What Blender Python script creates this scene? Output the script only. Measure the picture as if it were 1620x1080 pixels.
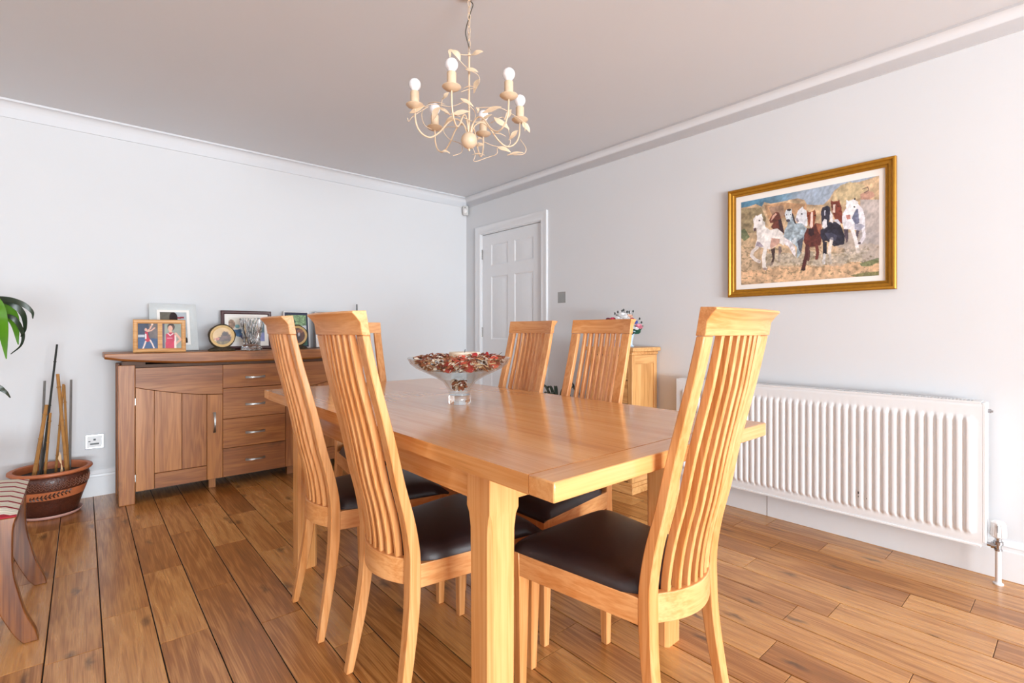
import bpy, bmesh, math, random
import numpy as np
from mathutils import Vector, Matrix

for o in list(bpy.data.objects):
    bpy.data.objects.remove(o)
SC = bpy.context.scene
COL = SC.collection
R = math.radians
random.seed(7)

# ------------------------------------------------------------------ camera
CAM_H, YAW, FPX = 1.05, R(40.83), 787.0
SA, CA = math.sin(YAW), math.cos(YAW)
cam_data = bpy.data.cameras.new('camera')
cam_data.sensor_width = 36.0
cam_data.lens = 36.0 * FPX / 1620.0
cam_data.shift_y = -16.0 / 1620.0
cam_data.clip_start = 0.02
cam = bpy.data.objects.new('camera', cam_data)
COL.objects.link(cam)
cam.location = (0, 0, CAM_H)
cam.rotation_euler = (R(90), 0, -YAW)
SC.camera = cam

# ------------------------------------------------------------------ world, daylight, exposure
world = bpy.data.worlds.new('daylight')
SC.world = world
world.use_nodes = True
world.node_tree.nodes['Background'].inputs[0].default_value = (0.80, 0.90, 1.0, 1)
world.node_tree.nodes['Background'].inputs[1].default_value = 1.0


def area(name, loc, rot, sx, sy, power, color):
    d = bpy.data.lights.new(name, 'AREA')
    d.shape = 'RECTANGLE'
    d.size, d.size_y = sx, sy
    d.energy = power
    d.color = color
    o = bpy.data.objects.new(name, d)
    COL.objects.link(o)
    o.location = loc
    o.rotation_euler = rot
    return o


# daylight through the patio window behind the camera
area('daylight_and_fill', (0.35, -5.12, 1.25), (R(90), 0, 0), 2.9, 2.10, 248, (0.90, 0.960, 1.0))
# added fill lamp, angled up to brighten the ceiling
area('ceiling_fill', (0.35, -5.18, 0.62), (R(124), 0, 0), 2.9, 0.9, 540, (0.80, 0.915, 1.0))
area('daylight_and_fill', (-3.37, 1.2, 1.45), (R(90), 0, R(-90)), 2.0, 1.3, 10, (0.90, 0.96, 1.0))  # weak added fill, set at the unseen left window

vs = SC.view_settings
vs.view_transform = 'Standard'
vs.look = 'None'
vs.gamma = 1.0
vs.exposure = -0.09
vs.use_curve_mapping = False
try:
    SC.cycles.use_denoising = True
    SC.cycles.max_bounces = 10
    SC.cycles.diffuse_bounces = 6
    SC.cycles.transmission_bounces = 10
    SC.cycles.transparent_max_bounces = 32
    SC.cycles.glossy_bounces = 5
    SC.cycles.caustics_reflective = False
    SC.cycles.caustics_refractive = False
except Exception:
    pass


# ------------------------------------------------------------------ materials
def lin(c):
    out = []
    for v in c[:3]:
        v = v / 255.0
        out.append(v / 12.92 if v <= 0.04045 else ((v + 0.055) / 1.055) ** 2.4)
    return tuple(out) + (1.0,)


def new_mat(name):
    m = bpy.data.materials.new(name)
    m.use_nodes = True
    nt = m.node_tree
    b = nt.nodes['Principled BSDF']
    return m, nt, b


def sset(b, **kw):
    names = dict(rough='Roughness', metal='Metallic', trans='Transmission Weight', ior='IOR',
                 coat='Coat Weight', coatr='Coat Roughness', spec='Specular IOR Level', sheen='Sheen Weight')
    for k, v in kw.items():
        b.inputs[names[k]].default_value = v


def plain(name, rgb, rough=0.5, metal=0.0, noise=0.0, nscale=30.0, bump=0.0, bscale=200.0, **kw):
    m, nt, b = new_mat(name)
    b.inputs['Base Color'].default_value = lin(rgb)
    sset(b, rough=rough, metal=metal, **kw)
    if noise or bump:
        tc = nt.nodes.new('ShaderNodeTexCoord')
    if noise:
        n = nt.nodes.new('ShaderNodeTexNoise')
        n.inputs['Scale'].default_value = nscale
        n.inputs['Detail'].default_value = 4
        nt.links.new(tc.outputs['Object'], n.inputs['Vector'])
        r = nt.nodes.new('ShaderNodeMix')
        r.data_type = 'RGBA'
        d = lin([max(0, c * (1 - noise)) for c in rgb])
        l = lin([min(255, c * (1 + noise * 0.6)) for c in rgb])
        r.inputs['A'].default_value = d
        r.inputs['B'].default_value = l
        nt.links.new(n.outputs['Fac'], r.inputs['Factor'])
        nt.links.new(r.outputs['Result'], b.inputs['Base Color'])
    if bump:
        n2 = nt.nodes.new('ShaderNodeTexNoise')
        n2.inputs['Scale'].default_value = bscale
        n2.inputs['Detail'].default_value = 3
        nt.links.new(tc.outputs['Object'], n2.inputs['Vector'])
        bp = nt.nodes.new('ShaderNodeBump')
        bp.inputs['Strength'].default_value = bump
        bp.inputs['Distance'].default_value = 0.01
        nt.links.new(n2.outputs['Fac'], bp.inputs['Height'])
        nt.links.new(bp.outputs['Normal'], b.inputs['Normal'])
    return m


def wood(name, dark, light, axis='Z', rough=0.35, rings=9.0, stretch=9.0, coat=0.0, coatr=0.1,
         knots=0.0, contrast=1.0, plank=False, bump=0.06, vary=0.16, fibre=0.22):
    m, nt, b = new_mat(name)
    N, L = nt.nodes.new, nt.links.new
    tc = N('ShaderNodeTexCoord')
    info = N('ShaderNodeObjectInfo')
    add = N('ShaderNodeVectorMath')
    add.operation = 'ADD'
    L(tc.outputs['Object'], add.inputs[0])
    if plank:
        at = N('ShaderNodeAttribute')
        at.attribute_name = 'off'
        L(at.outputs['Vector'], add.inputs[1])
    else:
        sc = N('ShaderNodeVectorMath')
        sc.operation = 'SCALE'
        sc.inputs[0].default_value = (7.3, 3.1, 5.7)
        L(info.outputs['Random'], sc.inputs['Scale'])
        L(sc.outputs[0], add.inputs[1])
    mp = N('ShaderNodeMapping')
    s = {'X': (1, stretch, stretch), 'Y': (stretch, 1, stretch), 'Z': (stretch, stretch, 1)}[axis]
    mp.inputs['Scale'].default_value = s
    L(add.outputs[0], mp.inputs['Vector'])
    n1 = N('ShaderNodeTexNoise')
    n1.inputs['Scale'].default_value = 1.3
    n1.inputs['Detail'].default_value = 3
    n1.inputs['Roughness'].default_value = 0.5
    n1.inputs['Distortion'].default_value = 0.25
    L(mp.outputs[0], n1.inputs['Vector'])
    mul = N('ShaderNodeMath')
    mul.operation = 'MULTIPLY'
    mul.inputs[1].default_value = rings * 6.283
    L(n1.outputs['Fac'], mul.inputs[0])
    sn = N('ShaderNodeMath')
    sn.operation = 'SINE'
    L(mul.outputs[0], sn.inputs[0])
    m2 = N('ShaderNodeMath')
    m2.operation = 'MULTIPLY_ADD'
    m2.inputs[1].default_value = 0.10 * contrast
    m2.inputs[2].default_value = 0.5
    L(sn.outputs[0], m2.inputs[0])
    # broad tone
    n3 = N('ShaderNodeTexNoise')
    n3.inputs['Scale'].default_value = 0.7
    n3.inputs['Detail'].default_value = 2
    L(mp.outputs[0], n3.inputs['Vector'])
    m3 = N('ShaderNodeMath')
    m3.operation = 'MULTIPLY_ADD'
    m3.inputs[1].default_value = 0.7 * contrast
    m3.inputs[2].default_value = -0.35 * contrast
    L(n3.outputs['Fac'], m3.inputs[0])
    # fine fibres
    mp2 = N('ShaderNodeMapping')
    f = 260
    s2 = {'X': (6, f, f), 'Y': (f, 6, f), 'Z': (f, f, 6)}[axis]
    mp2.inputs['Scale'].default_value = s2
    L(add.outputs[0], mp2.inputs['Vector'])
    n2 = N('ShaderNodeTexNoise')
    n2.inputs['Scale'].default_value = 1.0
    n2.inputs['Detail'].default_value = 2
    L(mp2.outputs[0], n2.inputs['Vector'])
    m4 = N('ShaderNodeMath')
    m4.operation = 'MULTIPLY_ADD'
    m4.inputs[1].default_value = fibre * 2 * contrast
    m4.inputs[2].default_value = -fibre * contrast
    L(n2.outputs['Fac'], m4.inputs[0])
    a1 = N('ShaderNodeMath'); a1.operation = 'ADD'
    a2 = N('ShaderNodeMath'); a2.operation = 'ADD'
    a3 = N('ShaderNodeMath'); a3.operation = 'ADD'
    L(m2.outputs[0], a1.inputs[0]); L(m3.outputs[0], a1.inputs[1])
    L(a1.outputs[0], a2.inputs[0]); L(m4.outputs[0], a2.inputs[1])
    L(a2.outputs[0], a3.inputs[0])
    m5 = N('ShaderNodeMath')
    m5.operation = 'MULTIPLY_ADD'
    m5.inputs[1].default_value = vary * 2
    m5.inputs[2].default_value = -vary
    if plank:
        at2 = N('ShaderNodeAttribute')
        at2.attribute_name = 'tone'
        L(at2.outputs['Fac'], m5.inputs[0])
    else:
        L(info.outputs['Random'], m5.inputs[0])
    L(m5.outputs[0], a3.inputs[1])
    ramp = N('ShaderNodeValToRGB')
    e = ramp.color_ramp.elements
    e[0].position, e[0].color = 0.0, lin([c * 0.78 for c in dark])
    e[1].position, e[1].color = 1.0, lin(light)
    e2 = ramp.color_ramp.elements.new(0.35)
    e2.color = lin(dark)
    mid = [0.45 * d + 0.55 * l for d, l in zip(dark, light)]
    e3 = ramp.color_ramp.elements.new(0.62)
    e3.color = lin(mid)
    L(a3.outputs[0], ramp.inputs['Fac'])
    col = ramp.outputs['Color']
    if knots:
        mpk = N('ShaderNodeMapping')
        k = 3.2
        mpk.inputs['Scale'].default_value = {'X': (k * .5, k * 1.6, k * 1.6), 'Y': (k * 1.6, k * .5, k * 1.6), 'Z': (k * 1.6, k * 1.6, k * .5)}[axis]
        nd = N('ShaderNodeTexNoise')
        nd.inputs['Scale'].default_value = 25
        L(add.outputs[0], nd.inputs['Vector'])
        sub = N('ShaderNodeVectorMath'); sub.operation = 'SCALE'
        sub.inputs['Scale'].default_value = 0.035
        L(nd.outputs['Color'], sub.inputs[0])
        ad = N('ShaderNodeVectorMath'); ad.operation = 'ADD'
        L(add.outputs[0], ad.inputs[0]); L(sub.outputs[0], ad.inputs[1])
        L(ad.outputs[0], mpk.inputs['Vector'])
        vo = N('ShaderNodeTexVoronoi')
        vo.inputs['Scale'].default_value = 1.0
        if plank:
            vo.voronoi_dimensions = '2D'
        L(mpk.outputs[0], vo.inputs['Vector'])
        mr = N('ShaderNodeMapRange')
        mr.inputs['From Min'].default_value = 0.02 if plank else 0.05
        mr.inputs['From Max'].default_value = 0.09 if plank else 0.17
        mr.inputs['To Min'].default_value = knots
        mr.inputs['To Max'].default_value = 0.0
        L(vo.outputs['Distance'], mr.inputs['Value'])
        mx = N('ShaderNodeMix'); mx.data_type = 'RGBA'
        L(mr.outputs[0], mx.inputs['Factor'])
        L(col, mx.inputs['A'])
        mx.inputs['B'].default_value = lin([c * 0.38 for c in dark])
        col = mx.outputs['Result']
    L(col, b.inputs['Base Color'])
    rr = N('ShaderNodeMath'); rr.operation = 'MULTIPLY_ADD'
    rr.inputs[1].default_value = -0.12
    rr.inputs[2].default_value = rough + 0.06
    L(a3.outputs[0], rr.inputs[0])
    L(rr.outputs[0], b.inputs['Roughness'])
    if coat:
        sset(b, coat=coat, coatr=coatr)
    if bump:
        bp = N('ShaderNodeBump')
        bp.inputs['Strength'].default_value = bump
        bp.inputs['Distance'].default_value = 0.002
        L(a2.outputs[0], bp.inputs['Height'])
        L(bp.outputs['Normal'], b.inputs['Normal'])
    return m


def attr_mat(name, rough=0.4, coat=0.0):
    m, nt, b = new_mat(name)
    a = nt.nodes.new('ShaderNodeVertexColor')
    a.layer_name = 'art'
    nt.links.new(a.outputs['Color'], b.inputs['Base Color'])
    sset(b, rough=rough, coat=coat, coatr=0.05)
    return m


def glass(name, tint=(250, 252, 252), rough=0.0, ior=1.5):
    m, nt, b = new_mat(name)
    b.inputs['Base Color'].default_value = lin(tint)
    sset(b, rough=rough, trans=1.0, ior=ior)
    return m


def thin_glass(name):
    m, nt, b = new_mat(name)
    nt.nodes.remove(b)
    out = nt.nodes['Material Output']
    tr = nt.nodes.new('ShaderNodeBsdfTransparent')
    tr.inputs[0].default_value = (.965, .978, .975, 1)
    gl = nt.nodes.new('ShaderNodeBsdfGlossy')
    gl.inputs['Roughness'].default_value = 0.02
    lw = nt.nodes.new('ShaderNodeLayerWeight')
    lw.inputs['Blend'].default_value = 0.5
    pw_ = nt.nodes.new('ShaderNodeMath')
    pw_.operation = 'POWER'
    pw_.inputs[1].default_value = 4.0
    nt.links.new(lw.outputs['Facing'], pw_.inputs[0])
    fr = nt.nodes.new('ShaderNodeMath')
    fr.operation = 'MULTIPLY_ADD'
    fr.inputs[1].default_value = 0.80
    fr.inputs[2].default_value = 0.045
    nt.links.new(pw_.outputs[0], fr.inputs[0])
    mx = nt.nodes.new('ShaderNodeMixShader')
    nt.links.new(fr.outputs[0], mx.inputs[0])
    nt.links.new(tr.outputs[0], mx.inputs[1])
    nt.links.new(gl.outputs[0], mx.inputs[2])
    nt.links.new(mx.outputs[0], out.inputs['Surface'])
    return m


def bark(name, a, bcol, scale=60):
    m = plain(name, a, 0.85, noise=0.5, nscale=scale, bump=0.6, bscale=scale * 2)
    return m


M = {}
CH_D, CH_L = (204, 135, 74), (238, 186, 132)
for ax in 'XYZ':
    M['chair' + ax] = wood('honey_oak_' + ax.lower(), CH_D, CH_L, ax, rough=0.34, rings=5, stretch=26, vary=0.08, contrast=0.8)
    M['table' + ax] = wood('table_oak_' + ax.lower(), (206, 139, 76), (238, 186, 128), ax, rough=0.20, rings=5, stretch=22, coat=0.35, coatr=0.12, vary=0.08, contrast=0.7, bump=0.03)
    M['side' + ax] = wood('brown_oak_' + ax.lower(), (138, 80, 33), (192, 128, 64), ax, rough=0.42, rings=6, stretch=16, knots=0.75, vary=0.14, contrast=0.9)
    M['pine' + ax] = wood('light_oak_' + ax.lower(), (190, 134, 76), (232, 184, 124), ax, rough=0.42, rings=6, stretch=16, knots=0.4, vary=0.10)
    M['mahog' + ax] = wood('mahogany_' + ax.lower(), (92, 48, 20), (162, 100, 48), ax, rough=0.22, rings=6, stretch=10, coat=0.4, vary=0.05)
M['floor'] = wood('oak_boards', (162, 103, 47), (228, 172, 106), 'Y', rough=0.30, rings=6, stretch=11, coat=0.30, coatr=0.22, knots=0.65, plank=True, vary=0.18, contrast=1.0, fibre=0.36)
M['wall'] = plain('wall_paint', (214, 215, 217), 0.85, noise=0.010, nscale=3.0, bump=0.02, bscale=350)
M['ceiling'] = plain('ceiling_paint', (218, 219, 222), 0.9, noise=0.010, nscale=2.0)
M['satin'] = plain('white_satin_paint', (224, 225, 227), 0.38, noise=0.01)
M['enamel'] = plain('white_enamel', (226, 227, 228), 0.30, noise=0.006)
M['gap'] = plain('dark_gap', (26, 18, 12), 0.9, noise=0.2)
M['leather'] = plain('brown_leather', (46, 34, 34), 0.36, noise=0.15, nscale=14, bump=0.12, bscale=420)
M['chrome'] = plain('chrome', (176, 176, 178), 0.25, metal=1.0, noise=0.02)
M['steel'] = plain('brushed_steel', (166, 164, 160), 0.36, metal=1.0, noise=0.05)
M['gold'] = plain('gold_leaf', (178, 124, 34), 0.36, metal=0.6, noise=0.12, nscale=60)
M['mat_board'] = plain('cream_mount', (243, 238, 232), 0.8, noise=0.01)
M['art'] = attr_mat('printed_paper', 0.45)
M['photo'] = attr_mat('photo_paper', 0.30)
M['cream'] = plain('cream_metal', (216, 190, 160), 0.45, noise=0.10, nscale=40)
M['bulb'] = plain('opal_bulb', (238, 236, 238), 0.15, noise=0.01, coat=0.5)
M['black'] = plain('black_plastic', (28, 28, 30), 0.4, noise=0.1)
M['glass'] = thin_glass('clear_glass')
M['solid_glass'] = glass('solid_glass')
M['crystal'] = glass('cut_crystal', (252, 252, 252), 0.02, 1.55)
M['terracotta'] = plain('terracotta_band', (192, 112, 70), 0.5, noise=0.14, nscale=30)
M['brownglaze'] = plain('brown_glaze', (80, 40, 26), 0.36, noise=0.3, nscale=70, bump=0.4, bscale=120, coat=0.15)
M['pinkplastic'] = plain('pink_saucer', (206, 160, 148), 0.4, noise=0.04)
M['soil'] = plain('potting_soil', (52, 46, 40), 0.95, noise=0.5, nscale=60, bump=0.8, bscale=90)
M['leaf'] = plain('green_leaf', (84, 134, 28), 0.35, noise=0.35, nscale=9, coat=0.2)
M['leafdark'] = plain('dark_leaf', (34, 46, 30), 0.4, noise=0.3, nscale=12)
M['bamboo'] = plain('bamboo_cane', (168, 118, 58), 0.5, noise=0.22, nscale=24)
M['canegrey'] = plain('grey_cane', (112, 108, 104), 0.5, noise=0.2, nscale=30)
M['caneblack'] = plain('black_cane', (34, 36, 32), 0.4, noise=0.2, nscale=30)
M['burgundy'] = plain('burgundy_frame', (66, 22, 26), 0.3, noise=0.15, nscale=30, coat=0.3)
M['greypaint'] = plain('pale_grey_paint', (204, 208, 208), 0.5, noise=0.05)
M['navy'] = plain('navy_card', (36, 42, 70), 0.5, noise=0.1)
M['silver'] = plain('silver_frame', (196, 196, 200), 0.25, metal=0.9, noise=0.03)
M['bark'] = bark('tree_bark', (64, 52, 34), (30, 24, 18))
M['candle'] = plain('cream_wax', (240, 222, 198), 0.5, noise=0.03)
M['wick'] = plain('burnt_wick', (24, 22, 20), 0.9, noise=0.1)
M['redslice'] = plain('dried_red_slice', (176, 40, 40), 0.6, noise=0.25, nscale=50)
M['orangeslice'] = plain('dried_orange_slice', (214, 84, 62), 0.6, noise=0.2, nscale=50)
M['twig'] = plain('pale_twig', (222, 186, 142), 0.7, noise=0.12)
M['rubber'] = plain('white_plastic', (222, 222, 222), 0.4, noise=0.01)
M['bluechina'] = plain('pale_blue_glass', (190, 214, 232), 0.15, noise=0.06, coat=0.5)
M['bluebox'] = plain('blue_card', (86, 140, 190), 0.5, noise=0.3, nscale=90)
M['rust'] = plain('chipped_paint', (40, 34, 32), 0.8, noise=0.2)


def flower_mat(name, rgb):
    return plain(name, rgb, 0.6, noise=0.2, nscale=60)


# ------------------------------------------------------------------ mesh helpers
def obj(name, bm, mats, parent=None, bevel=0.0, seg=2, sharp=35, smooth=True, loc=None):
    me = bpy.data.meshes.new(name)
    bmesh.ops.recalc_face_normals(bm, faces=bm.faces[:])
    bm.to_mesh(me)
    bm.free()
    if not isinstance(mats, (list, tuple)):
        mats = [mats]
    for m in mats:
        me.materials.append(m)
    if smooth:
        me.polygons.foreach_set('use_smooth', [True] * len(me.polygons))
        me.set_sharp_from_angle(angle=R(sharp))
    o = bpy.data.objects.new(name, me)
    COL.objects.link(o)
    if parent:
        o.parent = parent
    if loc is not None:
        o.location = loc
    if bevel:
        md = o.modifiers.new('bevel', 'BEVEL')
        md.width = bevel
        md.segments = seg
        md.limit_method = 'ANGLE'
        md.angle_limit = R(40)
    return o


def tag(o, label, cat, group=None, kind=None):
    o['label'] = label
    o['category'] = cat
    if group:
        o['group'] = group
    if kind:
        o['kind'] = kind
    return o


def thing(name, label, cat, loc=(0, 0, 0), rz=0.0, group=None):
    o = bpy.data.objects.new(name, None)
    o.empty_display_size = 0.05
    COL.objects.link(o)
    o.location = loc
    o.rotation_euler = (0, 0, rz)
    return tag(o, label, cat, group)


def struct(o):
    o['kind'] = 'structure'
    return o


def box(bm, lo, hi, mi=0):
    x0, y0, z0 = lo
    x1, y1, z1 = hi
    v = [bm.verts.new(p) for p in ((x0, y0, z0), (x1, y0, z0), (x1, y1, z0), (x0, y1, z0),
                                   (x0, y0, z1), (x1, y0, z1), (x1, y1, z1), (x0, y1, z1))]
    for f in ((0, 3, 2, 1), (4, 5, 6, 7), (0, 1, 5, 4), (1, 2, 6, 5), (2, 3, 7, 6), (3, 0, 4, 7)):
        bm.faces.new([v[i] for i in f]).material_index = mi
    return v


def boxes(*bs):
    bm = bmesh.new()
    for lo, hi in bs:
        box(bm, lo, hi)
    return bm


def loft(bm, rings, cap=True, closed=True, mi=0):
    vr = [[bm.verts.new(p) for p in r] for r in rings]
    n = len(vr[0])
    for a, b in zip(vr[:-1], vr[1:]):
        for i in range(n if closed else n - 1):
            j = (i + 1) % n
            try:
                bm.faces.new((a[i], a[j], b[j], b[i])).material_index = mi
            except ValueError:
                pass
    if cap and closed:
        bm.faces.new(list(reversed(vr[0]))).material_index = mi
        bm.faces.new(vr[-1]).material_index = mi
    return vr


def lathe(bm, prof, n=32, mi=0, center=(0, 0, 0), cap0=True, cap1=True):
    cx, cy, cz = center
    rings = []
    for r, z in prof:
        rings.append([(cx + max(r, 1e-5) * math.cos(2 * math.pi * k / n), cy + max(r, 1e-5) * math.sin(2 * math.pi * k / n), cz + z) for k in range(n)])
    vr = [[bm.verts.new(p) for p in r] for r in rings]
    for a, b in zip(vr[:-1], vr[1:]):
        for i in range(n):
            j = (i + 1) % n
            bm.faces.new((a[i], a[j], b[j], b[i])).material_index = mi
    if cap0:
        bm.faces.new(list(reversed(vr[0]))).material_index = mi
    if cap1:
        bm.faces.new(vr[-1]).material_index = mi


def smooth_path(pts, sub=6):
    pts = [Vector(p) for p in pts]
    if len(pts) < 3:
        return pts
    P = [pts[0] * 2 - pts[1]] + pts + [pts[-1] * 2 - pts[-2]]
    out = []
    for i in range(1, len(P) - 2):
        p0, p1, p2, p3 = P[i - 1:i + 3]
        for k in range(sub):
            t = k / sub
            out.append(0.5 * ((2 * p1) + (p2 - p0) * t + (2 * p0 - 5 * p1 + 4 * p2 - p3) * t * t + (3 * p1 - p0 - 3 * p2 + p3) * t ** 3))
    out.append(pts[-1])
    return out


def tube(bm, pts, rad, n=8, mi=0):
    pts = [Vector(p) for p in pts]
    m = len(pts)
    if not isinstance(rad, (list, tuple)):
        rad = [rad] * m
    elif len(rad) != m:
        rad = list(np.interp(np.linspace(0, 1, m), np.linspace(0, 1, len(rad)), rad))
    t0 = (pts[1] - pts[0]).normalized()
    ref = Vector((0, 0, 1)) if abs(t0.z) < 0.9 else Vector((1, 0, 0))
    nrm = t0.cross(ref).normalized()
    rings = []
    prev = t0
    for i, p in enumerate(pts):
        if i == 0:
            t = t0
        elif i == m - 1:
            t = (pts[i] - pts[i - 1]).normalized()
        else:
            t = (pts[i + 1] - pts[i - 1]).normalized()
        q = prev.rotation_difference(t)
        nrm = q @ nrm
        nrm = (nrm - t * nrm.dot(t)).normalized()
        prev = t
        bn = t.cross(nrm)
        rings.append([p + (nrm * math.cos(2 * math.pi * k / n) + bn * math.sin(2 * math.pi * k / n)) * rad[i] for k in range(n)])
    loft(bm, rings, mi=mi)


def leaf_blade(bm, pts, widths, normal=(0, 0, 1), fold=0.25, thick=0.001, mi=0):
    """a solid leaf along a path: a shallow V section with real thickness"""
    pts = [Vector(p) for p in pts]
    m = len(pts)
    widths = list(np.interp(np.linspace(0, 1, m), np.linspace(0, 1, len(widths)), widths))
    nv = Vector(normal)
    rings = []
    for i, p in enumerate(pts):
        t = (pts[min(i + 1, m - 1)] - pts[max(i - 1, 0)]).normalized()
        s = t.cross(nv)
        if s.length < 1e-4:
            s = Vector((1, 0, 0))
        s.normalize()
        up = s.cross(t).normalized()
        w = max(widths[i], 1e-4)
        rings.append([p - s * w + up * w * fold, p, p + s * w + up * w * fold,
                      p + s * w + up * (w * fold + thick), p + up * thick * 1.4, p - s * w + up * (w * fold + thick)])
    loft(bm, rings, mi=mi)


def prism(bm, poly, axis, lo, hi, mi=0):
    def P(a, b, c):
        return {'X': (c, a, b), 'Y': (a, c, b), 'Z': (a, b, c)}[axis]
    loft(bm, [[P(a, b, lo) for a, b in poly], [P(a, b, hi) for a, b in poly]], mi=mi)


# ------------------------------------------------------------------ painted prints (flat pictures, colours per vertex)
def vnoise(x, y, seed=0):
    def h(i, j):
        v = np.sin(i * 127.1 + j * 311.7 + seed * 74.7) * 43758.5453
        return v - np.floor(v)
    xi, yi = np.floor(x), np.floor(y)
    fx, fy = x - xi, y - yi
    fx = fx * fx * (3 - 2 * fx)
    fy = fy * fy * (3 - 2 * fy)
    return (h(xi, yi) * (1 - fx) + h(xi + 1, yi) * fx) * (1 - fy) + (h(xi, yi + 1) * (1 - fx) + h(xi + 1, yi + 1) * fx) * fy


def fbm(x, y, seed=0, o=4):
    s = 0
    a = 0.5
    for k in range(o):
        s = s + a * vnoise(x * 2 ** k, y * 2 ** k, seed + k)
        a *= 0.5
    return s


def inside(px, py, poly):
    c = np.zeros(px.shape, bool)
    n = len(poly)
    for i in range(n):
        x0, y0 = poly[i]
        x1, y1 = poly[(i + 1) % n]
        if y0 == y1:
            continue
        cond = ((y0 > py) != (y1 > py)) & (px < (x1 - x0) * (py - y0) / (y1 - y0) + x0)
        c ^= cond
    return c


class Canvas:
    def __init__(s, X, Y):
        s.X, s.Y = X, Y
        s.C = np.zeros(X.shape + (3,)) + 128.0

    def fill(s, mask, col, n=0.0, scale=30.0, seed=1, a=1.0):
        c = np.array(col, float)[None, :]
        f = 1 + n * 2 * (fbm(s.X[mask] / scale, s.Y[mask] / scale, seed) - 0.47)
        s.C[mask] = s.C[mask] * (1 - a) + a * c * f[:, None]

    def poly(s, p, col, n=0.12, scale=25.0, seed=3, a=1.0):
        s.fill(inside(s.X, s.Y, p), col, n, scale, seed, a)

    def ell(s, cx, cy, rx, ry, col, n=0.1, scale=20.0, seed=5, a=1.0):
        s.fill(((s.X - cx) / rx) ** 2 + ((s.Y - cy) / ry) ** 2 < 1, col, n, scale, seed, a)

    def line(s, pts, w, col, a=1.0):
        for (x0, y0), (x1, y1) in zip(pts[:-1], pts[1:]):
            dx, dy = x1 - x0, y1 - y0
            t = np.clip(((s.X - x0) * dx + (s.Y - y0) * dy) / (dx * dx + dy * dy + 1e-9), 0, 1)
            d = np.hypot(s.X - x0 - t * dx, s.Y - y0 - t * dy)
            s.fill(d < w / 2, col, 0.05, 20, 2, a)


def print_mesh(name, C, P, mat, parent):
    """grid mesh: P[j,i] positions, C[j,i] sRGB colours; given a thin card body"""
    h, w = C.shape[:2]
    v = P.reshape(-1, 3)
    idx = np.arange(h * w).reshape(h, w)
    f = np.stack([idx[:-1, :-1], idx[1:, :-1], idx[1:, 1:], idx[:-1, 1:]], -1).reshape(-1, 4)
    me = bpy.data.meshes.new(name)
    me.from_pydata(v.tolist(), [], f.tolist())
    ca = me.color_attributes.new('art', 'FLOAT_COLOR', 'POINT')
    c = np.clip(C, 0, 255) / 255.0
    l = np.where(c <= 0.04045, c / 12.92, ((c + 0.055) / 1.055) ** 2.4)
    buf = np.ones((h * w, 4), np.float32)
    buf[:, :3] = l.reshape(-1, 3)
    ca.data.foreach_set('color', buf.ravel())
    me.materials.append(mat)
    o = bpy.data.objects.new(name, me)
    COL.objects.link(o)
    o.parent = parent
    return o


def flat_print(name, W, H, nx, ny, draw, parent, mat, y=0.0, x0=0.0, z0=0.0):
    """local picture plane: x right, z up, facing -Y; draw(canvas) uses 0..W*1000, 0..H*1000 with y down"""
    xs = np.linspace(0, W, nx)
    zs = np.linspace(H, 0, ny)
    XX, ZZ = np.meshgrid(xs, zs)
    cv = Canvas(XX * 1000, (H - ZZ) * 1000)
    draw(cv)
    P = np.stack([XX + x0, np.full_like(XX, y), ZZ + z0], -1)
    return print_mesh(name, cv.C, P, mat, parent)


# ------------------------------------------------------------------ the room
XR, YF, ZC = 2.97, 4.15, 2.40
XL, YB = -3.30, -5.05


def wall_with_hole(name, axis, pos, lo, hi, hole, thick, out):
    """axis 'X': wall in plane x=pos spanning y lo..hi; hole = (a0,a1,z0,z1) or None"""
    p0, p1 = (pos, pos + thick * out) if out > 0 else (pos - thick, pos)
    bm = bmesh.new()

    def b(a0, a1, z0, z1):
        if axis == 'X':
            box(bm, (p0, a0, z0), (p1, a1, z1))
        else:
            box(bm, (a0, p0, z0), (a1, p1, z1))
    if hole is None:
        b(lo, hi, 0, ZC)
    else:
        a0, a1, z0, z1 = hole
        b(lo, a0, 0, ZC)
        b(a1, hi, 0, ZC)
        if z0 > 0:
            b(a0, a1, 0, z0)
        b(a0, a1, z1, ZC)
    return struct(obj(name, bm, M['wall'], smooth=False))


wall_with_hole('wall_far', 'Y', YF, XL - .12, XR + .12, None, 0.12, 1)
wall_with_hole('wall_right', 'X', XR, YB, YF, (3.045, 3.905, 0, 2.0), 0.12, 1)
wall_with_hole('wall_back', 'Y', YB, XL - .12, XR + .12, (-1.15, 1.85, 0.12, 2.32), 0.12, -1)
wall_with_hole('wall_left', 'X', XL, YB, YF, (0.15, 2.25, 0.75, 2.15), 0.12, -1)
struct(obj('ceiling', boxes(((XL - .12, YB - .12, ZC), (XR + .12, YF + .12, ZC + .1))), M['ceiling'], smooth=False))


def window(name, axis, pos, a0, a1, z0, z1, mull):
    bm = bmesh.new()
    t = 0.06

    def b(p, q, r, s):
        if axis == 'Y':
            box(bm, (p, pos - .04, r), (q, pos + .02, s))
        else:
            box(bm, (pos - .04, p, r), (pos + .02, q, s))
    b(a0, a1, z0, z0 + t)
    b(a0, a1, z1 - t, z1)
    b(a0, a0 + t, z0 + t, z1 - t)
    b(a1 - t, a1, z0 + t, z1 - t)
    for k in range(1, mull):
        c = a0 + (a1 - a0) * k / mull
        b(c - t / 2, c + t / 2, z0 + t, z1 - t)
    return struct(obj(name, bm, M['satin'], bevel=0.004))


window('window_1', 'Y', YB - .05, -1.149, 1.849, 0.121, 2.319, 3)
window('window_2', 'X', XL - .05, 0.151, 2.249, 0.751, 2.149, 2)

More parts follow.
